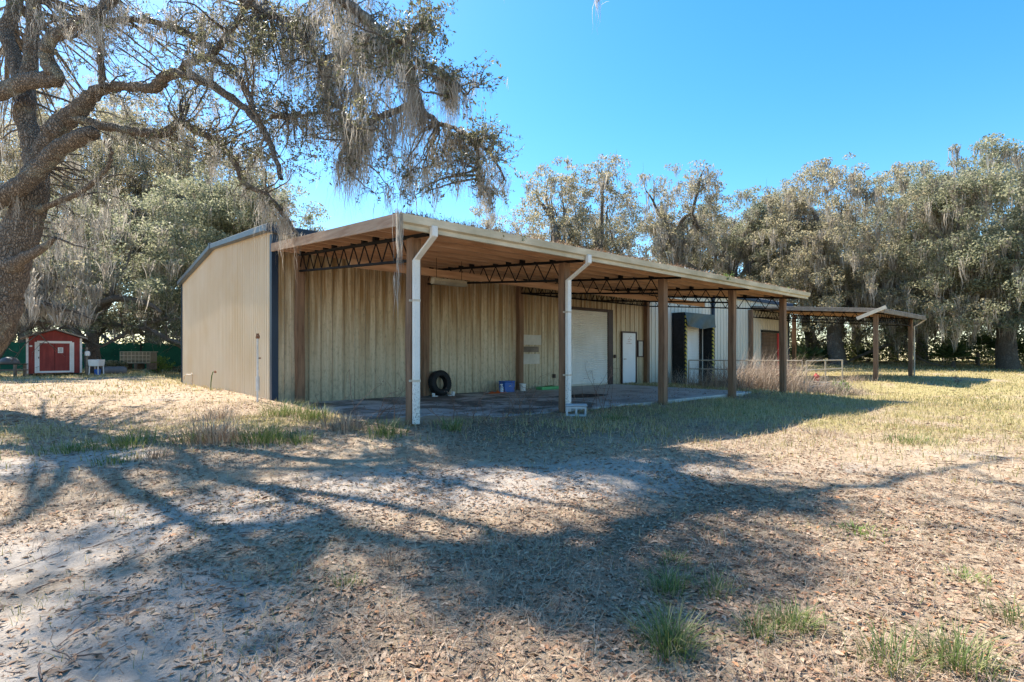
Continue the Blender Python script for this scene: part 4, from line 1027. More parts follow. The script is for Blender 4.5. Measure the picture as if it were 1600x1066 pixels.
# ------------------------------------------------------------------ the great oak at the left, traced limb by limb
rng = np.random.default_rng(21)
OAK = empty('live_oak', tuple(float(q) for q in (*at_depth(-140, 620, 11.0)[:2], 0)))
tag(OAK, 'huge near live oak at left with twisting limbs and hanging grey moss', 'tree')
OINV = -np.array(OAK.location)
def T(spec, d0, d1=None, close=0):
    """pixel trace (px, py, half width px) with the depth running d0 -> d1 -> world path"""
    d1 = d0 if d1 is None else d1; n = len(spec); P = []; R = []
    for i, (px, py, hw) in enumerate(spec):
        d = d0 + (d1 - d0) * i / (n - 1); P.append(at_depth(px, py, d)); R.append(hw * d / FPX)
    return smooth_path(P, R, 5, .012)
OP = [
 T([(-150, 660, 64), (-48, 545, 46), (-16, 495, 40), (-2, 453, 36), (14, 407, 32), (40, 342, 27), (52, 300, 23), (58, 255, 19), (48, 215, 17), (40, 180, 16), (38, 138, 17)], 11, 11),
 T([(38, 145, 15), (47, 95, 12), (52, 40, 11), (56, -30, 10), (70, -140, 11), (110, -300, 8)], 11, 10.6),
 T([(37, 142, 13), (22, 88, 12), (10, 50, 12), (22, 12, 11), (30, -40, 9), (10, -160, 8), (-30, -280, 6)], 11, 11.4),
 T([(-60, 160, 14), (0, 143, 12), (40, 128, 11), (72, 124, 11), (88, 120, 11), (74, 96, 11), (72, 76, 10), (84, 58, 9), (107, 45, 8), (130, 32, 8), (153, 20, 7), (180, -4, 7), (230, -60, 6), (300, -140, 5)], 10.6, 9.6),
 T([(62, 258, 15), (76, 225, 14), (93, 196, 14), (120, 174, 12), (138, 156, 10), (160, 139, 8), (202, 136, 7), (240, 138, 8), (258, 122, 8), (282, 115, 7), (325, 130, 7), (370, 159, 6), (403, 192, 5), (424, 229, 4), (440, 280, 3)], 11, 9.4),
 T([(282, 113, 6), (293, 98, 5), (331, 85, 5), (351, 58, 4.5), (367, 36, 4), (390, 0, 4), (430, -60, 3)], 10.1, 9.2),
 T([(331, 84, 5), (325, 71, 5), (283, 49, 5), (244, 36, 4.5), (198, 31, 4), (150, 36, 3), (110, 60, 2)], 10, 10.3),
 T([(325, 90, 4), (362, 110, 4), (385, 140, 3.5), (398, 175, 3), (412, 200, 2.5)], 9.9, 9.4),
 T([(80, 205, 9), (100, 187, 7), (130, 188, 6.5), (162, 197, 6.5), (200, 203, 6.5), (227, 208, 6.5), (257, 208, 6), (280, 192, 6), (305, 203, 5.5), (335, 221, 5), (364, 247, 4.5), (383, 286, 4), (422, 309, 3.5), (442, 335, 3), (470, 372, 2)], 10.6, 11.2),
 T([(-30, 322, 16), (0, 309, 14), (32, 292, 13), (65, 262, 12), (81, 242, 12), (110, 222, 12), (134, 211, 11), (147, 207, 9.5), (151, 205, .4)], 10.7, 10.2),
 T([(60, 328, 5), (95, 314, 4), (123, 302, 4), (145, 286, 3.5), (160, 272, 3), (174, 250, 2.5), (172, 232, 2), (164, 220, 1.4)], 10.9, 10.2),
 T([(160, 138, 5), (159, 110, 5), (158, 80, 5), (155, 49, 5.5), (160, 15, 6), (175, -40, 6), (200, -140, 5)], 10.2, 9.9),
 T([(10, 420, 14), (32, 406, 8), (58, 392, 6), (88, 372, 3)], 10.9, 10.4),
 # overhead limb that carries the hanging bough
 T([(300, -140, 9), (380, -120, 9), (450, -60, 9), (520, -10, 8.5), (565, 22, 8), (598, 56, 8), (622, 82, 8), (640, 108, 7.5), (650, 146, 6.5), (660, 172, 5), (686, 192, 4), (712, 201, 3.5), (744, 221, 3), (767, 240, 2.2), (788, 280, 1.4)], 8.4, 9.4),
 T([(634, 90, 5), (636, 60, 4), (648, 44, 3), (668, 32, 1.6)], 8.4, 8.3),
 T([(648, 92, 4), (686, 110, 3), (712, 130, 2), (730, 148, 1.2)], 8.4, 8.2),
 T([(652, 150, 6), (637, 166, 5), (610, 176, 4.5), (582, 188, 4), (560, 200, 3.5), (543, 214, 3), (530, 250, 2)], 8.9, 9.7),
 T([(374, -2, 5), (413, 19, 5), (449, 32, 4.5), (480, 62, 4), (500, 108, 4), (516, 140, 3.2), (530, 164, 3), (546, 194, 2)], 11.0, 10.4),
 T([(424, 182, 3), (460, 184, 2.5), (500, 176, 2), (540, 180, 1.4)], 10.6, 10.9),
 T([(722, 205, 2), (745, 240, 1.6), (752, 280, 1.1), (770, 320, .7)], 9.2, 9.3),
]
for i_ in range(3): OP[i_] = (OP[i_][0], OP[i_][1] * .77)     # upright trunks far off the view axis look wider
OP += [smooth_path([tuple(at_depth(90, -230, 10.5)), (-2.6, -1.6, 10.6), (-1.0, -2.4, 10.2), (1.0, -2.9, 10.5), (3.0, -3.3, 10.5), (4.6, -3.6, 10.9)], [.12, .10, .085, .06, .04, .015], 5, .06)]
OP += [smooth_path([(3.0, -3.3, 10.5), (2.2, -4.6, 9.6), tuple(at_depth(932, -16, 9))], [.03, .018, .006], 5, .04)]
OP_main = list(OP)
BR = np.concatenate([P[4:] for P, R in OP_main]); 
# foliage clusters: (px, py, spread px x, y, depth, depth spread, number, leafiness, mossiness)
FC = [(640, 60, 45, 35, 8.3, .3, 16, 1.2, .6), (665, 40, 22, 22, 8.3, .25, 9, 1.5, .3), (700, 125, 40, 30, 8.2, .3, 16, 1.2, .8), (745, 240, 38, 40, 9.3, .3, 22, 1.3, .8), (770, 225, 22, 22, 9.3, .25, 9, 1.5, .3), (760, 290, 22, 20, 9.4, .25, 8, 1.0, .9),
 (640, 240, 60, 35, 9.4, .4, 20, .8, 1.0), (600, 130, 50, 55, 8.5, .5, 22, .8, 1.1), (555, 215, 26, 28, 9.6, .4, 16, .7, 1.5), (545, 265, 20, 26, 9.7, .4, 9, .7, 1.3), (655, 285, 45, 20, 9.4, .3, 8, .9, .8),
 (560, 40, 45, 45, 9.8, .5, 24, .5, 2.0), (500, 50, 45, 55, 10.8, .5, 24, .6, 1.8), (470, 130, 55, 60, 10.9, .6, 34, .8, 1.1), (520, 170, 35, 40, 10.6, .5, 16, .8, 1.1), (430, 60, 55, 50, 11.2, .6, 28, 1.0, .9),
 (420, 170, 50, 50, 11.0, .6, 28, 1.1, .7), (400, 230, 40, 35, 10.8, .6, 18, 1.1, .8), (360, 90, 50, 60, 10, .8, 24, .9, .7), (330, 30, 70, 30, 9.8, .8, 26, .8, 1.0), (250, 60, 60, 45, 10.2, .8, 18, .6, .6), (190, 30, 50, 35, 10, .8, 14, .4, 1.6),
 (130, 40, 40, 40, 10.4, .6, 10, .3, 1.6), (300, 190, 60, 35, 10.8, .7, 16, .6, .7), (350, 235, 45, 30, 11, .5, 14, .6, 1.0), (400, 300, 35, 22, 11.2, .4, 12, .5, 1.0), (440, 330, 22, 22, 11.2, .4, 8, .4, 1.3), (240, 110, 60, 40, 10.6, .6, 10, .4, .6),
 (10, 170, 25, 60, 11.4, .6, 12, .2, 1.5), (100, 20, 60, 30, 11, .8, 12, .3, 1.4), (40, 330, 25, 40, 11.6, .5, 3, .1, 1.2), (110, 330, 40, 30, 11.4, .7, 8, .5, 1.0), (120, 390, 40, 25, 11.8, .8, 7, .7, 1.0), (230, 215, 50, 15, 10.8, .3, 9, .4, .7), (180, 300, 60, 40, 12.4, .8, 14, .7, .8), (300, 250, 60, 40, 12.2, .7, 14, .9, .5), (120, 250, 45, 50, 12.4, .7, 12, .7, .7), (220, 90, 60, 50, 12, .7, 14, .8, .7), (20, 60, 30, 50, 12, .6, 8, .5, 1.2), (90, 60, 30, 40, 12, .6, 8, .5, 1.0), (330, 150, 60, 50, 11.4, .7, 16, 1.0, .6), (480, 200, 45, 30, 10.9, .5, 12, 1.0, .9), (600, 60, 30, 50, 8.8, .4, 12, .7, 1.3), (380, 60, 60, 50, 10.8, .6, 18, 1.2, .9), (440, 250, 35, 40, 11, .5, 14, 1.1, .9), (520, 100, 40, 60, 10.4, .5, 18, .9, 1.5), (560, 160, 30, 50, 10, .4, 10, .8, 1.4), (250, 170, 60, 30, 11.8, .6, 10, .9, .7), (690, 250, 40, 30, 9.4, .3, 10, 1.0, 1.0)]
CL = []
for px, py, sx_, sy_, d, ds_, n, lf, ms in FC:
    for _ in range(max(3, int(n * .9))):
        CL.append((at_depth(px + rng.normal(0, sx_ * .62), py + rng.normal(0, sy_ * .62), d + rng.normal(0, ds_)), lf, ms))
# crown above and behind the frame: it throws the dapple across the yard
def over(px, py, h, n, sp, lf=1.3):
    g = np.array(on_ground(px, py)); k = h / SUN[2]
    c = g + SUN * k
    for _ in range(n): CL.append((c + rng.normal(0, 1, 3) * np.array([sp, sp, sp * .5]), lf, .7))
SHADE = [(60, 740, 10, 10, .6), (170, 745, 10.3, 8, .5), (430, 870, 11, 8, .4), (250, 960, 11, 9, .4), (60, 970, 11, 7, .4), (420, 980, 11, 9, .35),
 (600, 890, 10.6, 10, .45), (770, 880, 10.6, 10, .45), (760, 930, 11, 8, .4), (900, 890, 10.6, 18, .45), (1010, 880, 10.6, 18, .42), (1090, 870, 10.6, 20, .36), (1160, 885, 10.6, 10, .22), (980, 950, 11, 14, .3), (880, 960, 11, 12, .3), (1060, 985, 11, 8, .18),
 (820, 700, 9.4, 18, .7), (700, 710, 9.2, 12, .6),
 (1540, 790, 9.5, 3, .2), (1500, 835, 9.5, 2, .15), (330, 660, 9, 8, .6), (120, 640, 9, 10, .8), (60, 700, 9.3, 10, .6), (160, 622, 8, 9, .8), (300, 628, 8, 7, .7), (60, 610, 8, 8, .9), (380, 700, 9, 6, .35), (230, 690, 9, 5, .3)]
for a in SHADE: over(*a)
for _ in range(30): over(rng.uniform(-20, 980), 1066 - 350 * rng.random() ** .8, rng.uniform(9.5, 11), int(rng.integers(1, 4)), .2, 1.2)
twigs = []; LP = []; LD = []; MP = []; ML = []; MC = []
def beard(p, m, L, sp):
    g = rng.normal(0, 1, (m, 3)) * np.array([sp, sp, sp * .7]); q = np.hypot(g[:, 0], g[:, 1]) / sp
    MP.append(p + g); ML.append(L * rng.uniform(.45, 1.05, m) * np.exp(-.22 * q * q)); MC.append(-g * np.array([.75, .75, 0]))
for c, lf, ms in CL:
    dist = np.linalg.norm(BR - c, axis=1); k = int(dist.argmin()); s0 = BR[k]; L0 = dist[k]
    if L0 > .15:
        mid = (s0 + c) / 2 + rng.normal(0, .10 * min(L0, 1.5), 3) + np.array([0, 0, .05 * L0])
        P, R = smooth_path([s0, mid, c], [.012 + .008 * min(L0, 2.2), .010 + .004 * min(L0, 2), .005], 4, .012 * min(L0, 1.5)); twigs.append((P, R))
    nt2 = rng.integers(4, 7)
    for _ in range(nt2):
        dd = rng.normal(0, 1, 3); dd[2] = dd[2] * .7 + .05
        P, R = grow(c, dd, rng.uniform(.28, .6), .005, 4, .15, .35, .3); twigs.append((P, R))
        m = int(rng.integers(8, 17) * lf)
        if m > 0:
            t = rng.uniform(.15, 1.08, m) * 4; i = np.minimum(t.astype(int), 3); f = (t - i)[:, None]
            p = P[i] * (1 - f) + P[i + 1] * f + rng.normal(0, .028, (m, 3)); LP.append(p)
            ax = P[-1] - P[0]; ax /= np.linalg.norm(ax); LD.append(ax * .7 + rand_dirs(m))
        if ms > 0:
            m = rng.poisson(1.5 * ms)
            if m: MP.append(P[rng.integers(0, 5, m)] + rng.normal(0, .03, (m, 3))); ML.append(np.full(m, rng.uniform(.12, .5) * (.6 + .5 * ms)) * rng.uniform(.5, 1.1, m)); MC.append(np.zeros((m, 3)))
    if ms > .5 and rng.random() < .30 * ms: beard(c, rng.integers(16, 40), rng.uniform(.35, .95), .075)
# beards straight off the limbs
for P, R in OP_main:
    for k in range(4, len(P)):
        p = P[k]
        v = p - np.array(CAM); dep = v[0] * SN + v[1] * CS
        rr = 800 + FPX * (v[0] * CS - v[1] * SN) / max(dep, .1)
        prob = .75 if rr > 440 else .12
        if rng.random() < prob and p[2] > 3:
            nb = rng.integers(1, 3 if rr < 440 else 4)
            for _ in range(nb):
                m = rng.integers(10, 30); L = rng.uniform(.25, 1.0) * (1.5 if rr > 440 and rr < 660 else .9)
                beard(p - np.array([0, 0, R[k] * .3]), m, L, .08)
# a few long beards
for px, py, d, L, m in [(575, 50, 9.2, 1.6, 90), (600, 60, 8.6, 1.6, 90), (560, 60, 9.6, 1.7, 90), (932, -18, 9, .75, 12), (487, 20, 10.9, 1.9, 120), (470, 40, 11, 1.7, 80), (640, 130, 8.3, 1.3, 80), (655, 165, 8.9, 1.3, 70), (555, 215, 9.6, 1.5, 120), (575, 205, 9.5, 1.4, 100), (610, 190, 9.3, 1.1, 60), (640, 240, 9.4, 1.1, 60), (680, 230, 9.2, 1.0, 60), (700, 215, 9.2, 1.0, 60), (725, 225, 9.3, 1.1, 60), (545, 260, 9.7, 1.0, 60), (680, 290, 9.3, .6, 40), (640, 270, 9.4, .8, 40),
    (170, 20, 9.8, .9, 60), (155, 60, 10.2, .9, 50), (95, 10, 10.4, .7, 50), (190, 10, 9.9, 1.0, 50), (270, 30, 10, .8, 40), (340, 30, 9.8, .9, 50), (385, 270, 11.2, .8, 50), (410, 310, 11.2, .8, 50), (440, 330, 11.2, .8, 50), (120, 345, 11, 1.0, 60), (95, 350, 11, 1.2, 60), (150, 340, 11, 1.0, 50), (760, 270, 9.3, .8, 40), (765, 250, 9.3, .9, 40), (530, 60, 10.2, 1.9, 110), (515, 110, 10.3, 1.6, 90), (450, 60, 11, 1.6, 80), (560, 130, 9.9, 1.5, 90)]:
    beard(at_depth(px, py, d), int(m * 1.3), L * 1.1, .11)
V, Q = tubes_np(OP_main, 16); V2, Q2 = tubes_np(twigs, 5); V, Q = merge([(V, Q), (V2, Q2)]); np_mesh('trunk', V + OINV, Q, M['bark'], OAK, True)
LP = np.concatenate(LP); LD = np.concatenate(LD); LD /= np.linalg.norm(LD, axis=1, keepdims=True)
V, Q = leaves(LP, rng.uniform(.045, .085, len(LP)), .42, .4, .1, LD); np_mesh('crown', V + OINV, Q, M['leaf_live'], OAK)
MP = np.concatenate(MP); ML = np.concatenate(ML); ML = np.minimum(ML, np.maximum(MP[:, 2] - 1.9, .05))
MC = np.concatenate(MC)
V, Q = ribbons(MP, ML, rng.uniform(.007, .017, len(MP)), 8, .24, MC); np_mesh('moss', V + OINV, Q, M['moss'], OAK)

# single beard of moss hanging from the canopy corner
def moss_strand():
    p = np.array([-.66, -6.40, 3.28]); n = 26
    P = p + rng.normal(0, 1, (n, 3)) * np.array([.035, .02, .03])
    a = ribbons(P, rng.uniform(.5, 1.15, n), rng.uniform(.008, .02, n), 7, .07)
    P2 = p + np.array([-.03, 0, -.95]) + rng.normal(0, 1, (14, 3)) * np.array([.03, .02, .1]); b = ribbons(P2, rng.uniform(.3, .72, 14), rng.uniform(.008, .016, 14), 6, .10)
    V, Q = merge([a, b]); tag(np_mesh('moss_strand', V, Q, M['moss']), 'long thin strand of grey moss hanging from the canopy roof corner', 'moss')
moss_strand()


# ------------------------------------------------------------------ ground cover
rng = np.random.default_rng(77)
def inside_build(x, y):
    return ((x > -.45) & (x < 12.5) & (y > -5.35) & (y < 13)) | ((x > -.6) & (x < 29.2) & (y > -.05) & (y < 13))
def scatter(n, rmin, rmax, amin=-15, amax=97, power=1.0):
    a = np.radians(rng.uniform(amin, amax, n)); r = rmin + (rmax - rmin) * rng.uniform(0, 1, n) ** power
    x = CAM[0] + r * np.sin(a); y = CAM[1] + r * np.cos(a)
    k = ~inside_build(x, y); return x[k], y[k]
def fallen():
    parts = []
    for n, r0, r1, s0, s1, pw in ((60000, 1.2, 7, .008, .022, .8), (52000, 1.2, 6, .014, .066, .8), (60000, 5, 14, .03, .07, .8), (26000, 12, 34, .08, .14, 1)):
        x, y = scatter(n, r0, r1, power=pw)
        dens = -.25 + 1.9 * fbm(x * 1.1, y * 1.1, 51) - .5 * gm_sand(x, y) - .35 * gm_green(x, y) + .35 * np.exp(-(((x + 1.2) / 2.5) ** 2 + ((y + 11.3) / 1.6) ** 2))
        k = rng.random(len(x)) < np.clip(dens, .05, 1); x, y = x[k], y[k]
        P = np.stack([x, y, zg(x, y) + rng.uniform(.001, .013, len(x))], 1)
        d = rand_dirs(len(P)); d[:, 2] *= .14; d /= np.linalg.norm(d, axis=1, keepdims=True)
        parts.append(leaves(P, rng.uniform(s0, s1, len(P)) * rng.uniform(.7, 1.1, len(P)), rng.uniform(.28, .42), 1.3, .10, d))
    # a few leaves blown onto the slab
    m = 700; x = rng.uniform(0, 12.2, m); y = -5.3 + np.abs(rng.normal(0, 1.5, m)); y = np.minimum(y, -.1)
    P = np.stack([x, y, np.full(m, .012)], 1); d = rand_dirs(m); d[:, 2] *= .2; parts.append(leaves(P, rng.uniform(.04, .08, m), .36, 1.3, .10, d / np.linalg.norm(d, axis=1, keepdims=True)))
    V, Q = merge(parts); tag(np_mesh('fallen_leaves', V, Q, M['litter']), kind='stuff')
    # twigs
    x, y = scatter(900, 1.3, 11); tw = []
    for a, b in zip(x, y):
        z = float(zg(a, b)); t = rng.uniform(0, 2 * PI); L = rng.uniform(.05, .28)
        P, R = grow((a, b, z + .012), (math.cos(t), math.sin(t), 0), L, rng.uniform(.002, .005), 3, 0, .2, .6); P[:, 2] = z + .012 + rng.uniform(0, .01, 4); tw.append((P, R))
    V, Q = tubes_np(tw, 4); tag(np_mesh('fallen_twigs', V, Q, M['weed']), kind='stuff')
fallen()
def lawn():
    parts = []
    for n, r0, r1, h0, h1, w, pw in ((34000, 1.6, 8, .025, .08, .004, .9), (120000, 7, 20, .04, .12, .010, .9), (110000, 18, 46, .06, .15, .026, 1), (40000, 44, 75, .1, .2, .06, 1)):
        x, y = scatter(n, r0, r1, power=pw); g = gm_green(x, y) + .30 * (fbm(x * 1.6, y * 1.6, 71) > .60)
        k = rng.random(len(x)) < np.clip(g * 1.15 * (.25 + 1.4 * fbm(x * 1.4, y * 1.4, 61)), .07, 1); x, y = x[k], y[k]
        P = np.stack([x, y, zg(x, y) - .005], 1); parts.append(blades(P, rng.uniform(h0, h1, len(P)) * (.6 + .9 * fbm(x * .5, y * .5, 64)), w, .55, 2))
    V, Q = merge(parts); tag(np_mesh('short_grass', V, Q, M['grass']), kind='stuff')
    parts = []
    for n, r0, r1, h0, h1, w in ((46000, 1.4, 7, .03, .11, .0028), (60000, 6, 20, .05, .14, .006)):
        x, y = scatter(n, r0, r1, power=.85); k = rng.random(len(x)) < np.clip(1.5 * fbm(x * 1.1, y * 1.1, 81) - .35 - .5 * gm_sand(x, y), .05, 1); x, y = x[k], y[k]
        parts.append(blades(np.stack([x, y, zg(x, y) + .004], 1), rng.uniform(h0, h1, len(x)), w, 1.5, 2))
    V, Q = merge(parts); tag(np_mesh('dead_grass', V, Q, M['straw']), kind='stuff')
lawn()

# ------------------------------------------------------------------ tufts and weeds, each one its own plant
def tuft(px, py, n, h, rad, label, mat='tuft', w=.006, lean=.6, name='grass_tuft', cat='grass tuft', pos=None):
    p = pos or on_ground(px, py); g = rng.normal(0, rad * .5, (n, 2)); az = np.arctan2(g[:, 1], g[:, 0]) + rng.normal(0, .7, n)
    P = np.stack([g[:, 0], g[:, 1], np.full(n, -.01)], 1); P[:, 2] += zg(P[:, 0] + p[0], P[:, 1] + p[1]) - p[2]
    V, Q = blades(P, h * rng.uniform(.4, 1.1, n), w * rng.uniform(.6, 1.3, n), lean, 4, az)
    o = np_mesh(name, V, Q, M[mat]); o.location = p; return tag(o, label, cat)
for px, py, n, h, rad, lab, mat in [
    (1045, 925, 200, .15, .11, 'green grass tuft in shade, upper one of the right foreground pair', 'tuft'),
    (1048, 1012, 330, .19, .12, 'large green grass tuft near the bottom edge right of centre', 'tuft'),
    (1118, 925, 110, .12, .10, 'grass tuft at the edge of the dark rounded shadow', 'tuft'),
    (1052, 880, 90, .10, .10, 'small faint grass tuft above the shaded foreground pair', 'tuft'),
    (1238, 978, 260, .13, .11, 'dense green tuft half in sun at lower right', 'tuft'),
    (1186, 992, 130, .12, .10, 'bright green tuft beside the dense half sunlit tuft', 'tuft'),
    (1495, 1040, 240, .20, .12, 'tall yellowing grass tuft at the bottom right', 'tuft'),
    (1392, 1040, 150, .17, .12, 'thin pale tuft left of the tall yellowing tuft', 'tuft'),
    (1340, 830, 160, .05, .16, 'flat bright green weed patch on sunny ground', 'bright'),
    (1510, 905, 130, .07, .13, 'low bright weed in sun near the right edge', 'bright'),
    (1590, 970, 120, .12, .12, 'green tuft cut by the right frame edge', 'tuft'),
    (610, 880, 90, .12, .09, 'sparse dry tuft in shade left of centre foreground', 'straw'),
    (540, 915, 80, .09, .08, 'small green sprout in the dark leaf litter', 'tuft'),
    (330, 690, 420, .40, .42, 'tall straw coloured tuft on the left grassy strip', 'straw'),
    (410, 690, 330, .33, .36, 'green and straw tuft right of the tall straw tuft', 'tuft'),
    (205, 695, 300, .24, .42, 'wide green tuft at the left of the grassy strip', 'tuft'),
    (110, 705, 200, .18, .36, 'low green tuft at the far left of the strip', 'tuft'),
    (300, 690, 160, .26, .26, 'short green tuft in front of the tall straw tuft', 'tuft'),
    (440, 650, 300, .36, .34, 'tuft at the foot of the navy corner trim', 'tuft'),
    (490, 655, 260, .34, .30, 'green tuft below the first truss end', 'tuft'),
    (345, 655, 200, .30, .32, 'tuft before the gable wall near the white standpipe', 'straw'),
    (540, 672, 240, .36, .30, 'dry brown grass tuft left of the first post', 'straw'),
    (605, 680, 190, .32, .26, 'dark tangled grass tuft at the first post', 'tuft'),
    (240, 715, 130, .16, .22, 'pale small tuft on the left sand', 'straw'),
    (180, 722, 110, .13, .2, 'tiny left tuft on bare sand', 'tuft'),
    (470, 690, 150, .22, .24, 'tuft in the dapple below the corner trim', 'tuft'),
    (705, 672, 130, .26, .22, 'sparse tuft right of the first downspout', 'tuft'),
    (960, 655, 130, .16, .28, 'shaded tuft on the slab edge by the block', 'tuft'),
    (1290, 680, 190, .14, .4, 'sunlit yellow tuft on the open lawn', 'straw'),
    (1420, 690, 240, .15, .5, 'wide green gold tuft on the sunny lawn', 'tuft')]:
    tuft(px, py, n, h, rad, lab, mat, w=.0045 if py > 860 else .009)
def stalks(name, pos, n, h, rad, label, mat, cat, leafn=0, leafm=None, side=.35, lsize=.05, branch=3):
    paths = []; L = []
    for _ in range(n):
        b = rng.normal(0, rad, 2); d = np.array([rng.normal(0, side), rng.normal(0, side), 1.0])
        P, R = grow((b[0], b[1], -.05), d, h * rng.uniform(.5, 1.1), .006 * (1 + h * .3), 5, .12, .16, .3); paths.append((P, R))
        for q in range(branch):
            k = rng.integers(2, 6); P2, R2 = grow(P[k], rng.normal(0, 1, 3) + np.array([0, 0, .6]), h * rng.uniform(.12, .35), .003, 3, .1, .3, .4); paths.append((P2, R2)); L.append(P2[1:])
        L.append(P[2:])
    V, Q = tubes_np(paths, 4)
    root = empty(name, pos); tag(root, label, cat); np_mesh('stem', V, Q, M[mat], root)
    if leafn:
        A = np.concatenate(L); p = A[rng.integers(0, len(A), leafn)] + rng.normal(0, .03, (leafn, 3)); V, Q = leaves(p, lsize * rng.uniform(.6, 1.3, leafn), .42, .4, .08); np_mesh('foliage', V, Q, M[leafm], root)
    return root
def gp(x, y): return (x, y, float(zg(x, y)))
stalks('dead_weed', gp(2.6, -5.4), 9, 1.15, .22, 'tall bare dead weed left of the second post', 'weed', 'weed', 60, 'weed', .3, .03)
stalks('dead_weed', gp(4.25, -5.9), 8, 1.2, .22, 'tall bare dead weed right of the second downspout', 'weed', 'weed', 60, 'weed', .3, .03)
stalks('dead_weed', gp(-.55, -5.2), 10, 1.0, .3, 'dead twiggy weed left of the first post', 'weed', 'weed', 70, 'weed', .35, .03)
stalks('dead_weed', gp(.75, -5.75), 7, .8, .25, 'dead weed right of the first downspout', 'weed', 'weed', 40, 'weed', .4, .03)
stalks('dead_weed', gp(1.7, -6.0), 6, .5, .3, 'low dead weed midway between the first two posts', 'weed', 'weed', 30, 'weed', .5, .03)
stalks('dead_weed', gp(11.6, -5.5), 7, .6, .3, 'brown weed at the foot of the fourth post', 'weed', 'weed', 60, 'weed', .4, .04)
stalks('seedling', on_ground(1316, 617), 7, .7, .10, 'bright green leafy plant before the retaining wall', 'hose', 'plant', 420, 'bright', .14, .10)
stalks('seedling', gp(27.7, -8.2), 5, .35, .3, 'brown leafy sprig on the lawn below the far canopy', 'weed', 'plant', 140, 'straw', .4, .09)
for x, h, n, lab, lm in ((9.05, .20, 90, 'bright yellow green weed sprouting from the canopy gutter middle', 'bright'), (13.05, .13, 50, 'yellowish weed in the gutter near its far end', 'bright'),
                         (1.35, .12, 34, 'small dark sprig on the canopy roof edge', 'tuft'), (1.75, .17, 44, 'taller dark sprig on the canopy roof edge', 'tuft')):
    stalks('gutter_weed', (x, YF - .07, ZF + .13), 5, h, .03, lab, 'hose', 'weed', n, lm, .4, .05, 1)
# straw coloured brush round the dock railing
for x, y, n, h, lab in [(14.9, -3.6, 560, 1.5, 'dry pinkish brush just behind the fourth post'), (15.7, -4.2, 620, 1.7, 'thick straw brush between the last two canopy posts'), (16.4, -4.6, 620, 1.75, 'tall straw brush against the near railing'),
                        (16.9, -3.4, 620, 2.1, 'tallest straw plumes before the dock shelter'), (17.5, -4.8, 560, 1.5, 'straw brush left of the last canopy post'), (18.9, -5.6, 420, 1.0, 'low straw brush under the front railing'),
                        (15.3, -2.4, 420, 1.2, 'brown brush near the dock shelter foot'), (20.4, -5.9, 300, .7, 'sparse straw brush at the retaining wall'), (24.2, -4.9, 300, .6, 'brown brush at the foot of the first far post'), (15.6, -1.0, 260, .9, 'dark brown brush below the dock curtain')]:
    p = gp(x, y); g = rng.normal(0, .42, (n, 2)); n = int(n * .7); g = g[:n]; P = np.stack([g[:, 0], g[:, 1], zg(g[:, 0] + x, g[:, 1] + y) - p[2] - .02], 1)
    V, Q = blades(P, h * rng.uniform(.35, 1.1, n), rng.uniform(.006, .016, n), .75, 4, rng.normal(.1, 1.2, n))
    paths = []; 
    for _ in range(26):
        b = rng.normal(0, .35, 2); Pq, Rq = grow((b[0], b[1], -.05), (rng.normal(.2, .4), rng.normal(0, .4), 1), h * rng.uniform(.5, 1), .006, 4, .15, .2, .4); paths.append((Pq, Rq))
    V2, Q2 = tubes_np(paths, 4); V, Q = merge([(V, Q), (V2, Q2)])
    o = np_mesh('dry_brush', V, Q, M['straw']); o.location = p; tag(o, lab, 'dry brush')

# palmettos and undergrowth below the background oaks
def palmetto(x, y, s, label, trunk=0.):
    parts = []; n = 26
    for _ in range(n):
        az = rng.uniform(0, 2 * PI); el = rng.uniform(.15, 1.35); d = np.array([math.cos(az) * math.cos(el), math.sin(az) * math.cos(el), math.sin(el)]); L = s * rng.uniform(.6, 1.0)
        hub = d * L * .65 + np.array([0, 0, trunk]); u = np.cross(d, [0, 0, 1]); u /= np.linalg.norm(u) + 1e-9
        m = 14; t = np.linspace(-1.25, 1.25, m); dirs = np.cos(t)[:, None] * d + np.sin(t)[:, None] * u + np.array([0, 0, -.18]); dirs /= np.linalg.norm(dirs, axis=1, keepdims=True)
        fl = s * .55; C = hub + dirs * fl * .5; parts.append(leaves(C, fl, .12, .2, .06, dirs))
    V, Q = merge(parts); r = empty('palmetto', gp(x, y)); tag(r, label, 'palmetto'); np_mesh('fronds', V, Q, M['palm'], r)
    MB().tube([(0, 0, -.2), (0, 0, max(trunk, .25))], [.16, .12], 8).build('stem', M['bark_far'], r)
for px, d, s, tr_h, lab in [(1262, 46, 1.5, .2, 'dark palmetto left of the leaning trunk behind the dock'), (1287, 47, 1.3, .2, 'small palmetto at the foot of the thick pale trunk'), (1240, 48, 1.4, .3, 'palmetto at the end of the warehouse wall'),
                            (1490, 42, 1.6, .5, 'palmetto bush right of the far canopy'), (1528, 43, 1.7, 1.1, 'tall palmetto under the great mossy oak'), (1585, 45, 1.7, .6, 'palmetto at the right edge below the mossy boughs'), (1355, 50, 1.3, .2, 'palmetto between the two far posts')]:
    x, y = wpos(px, d); palmetto(x, y, s, lab, tr_h)
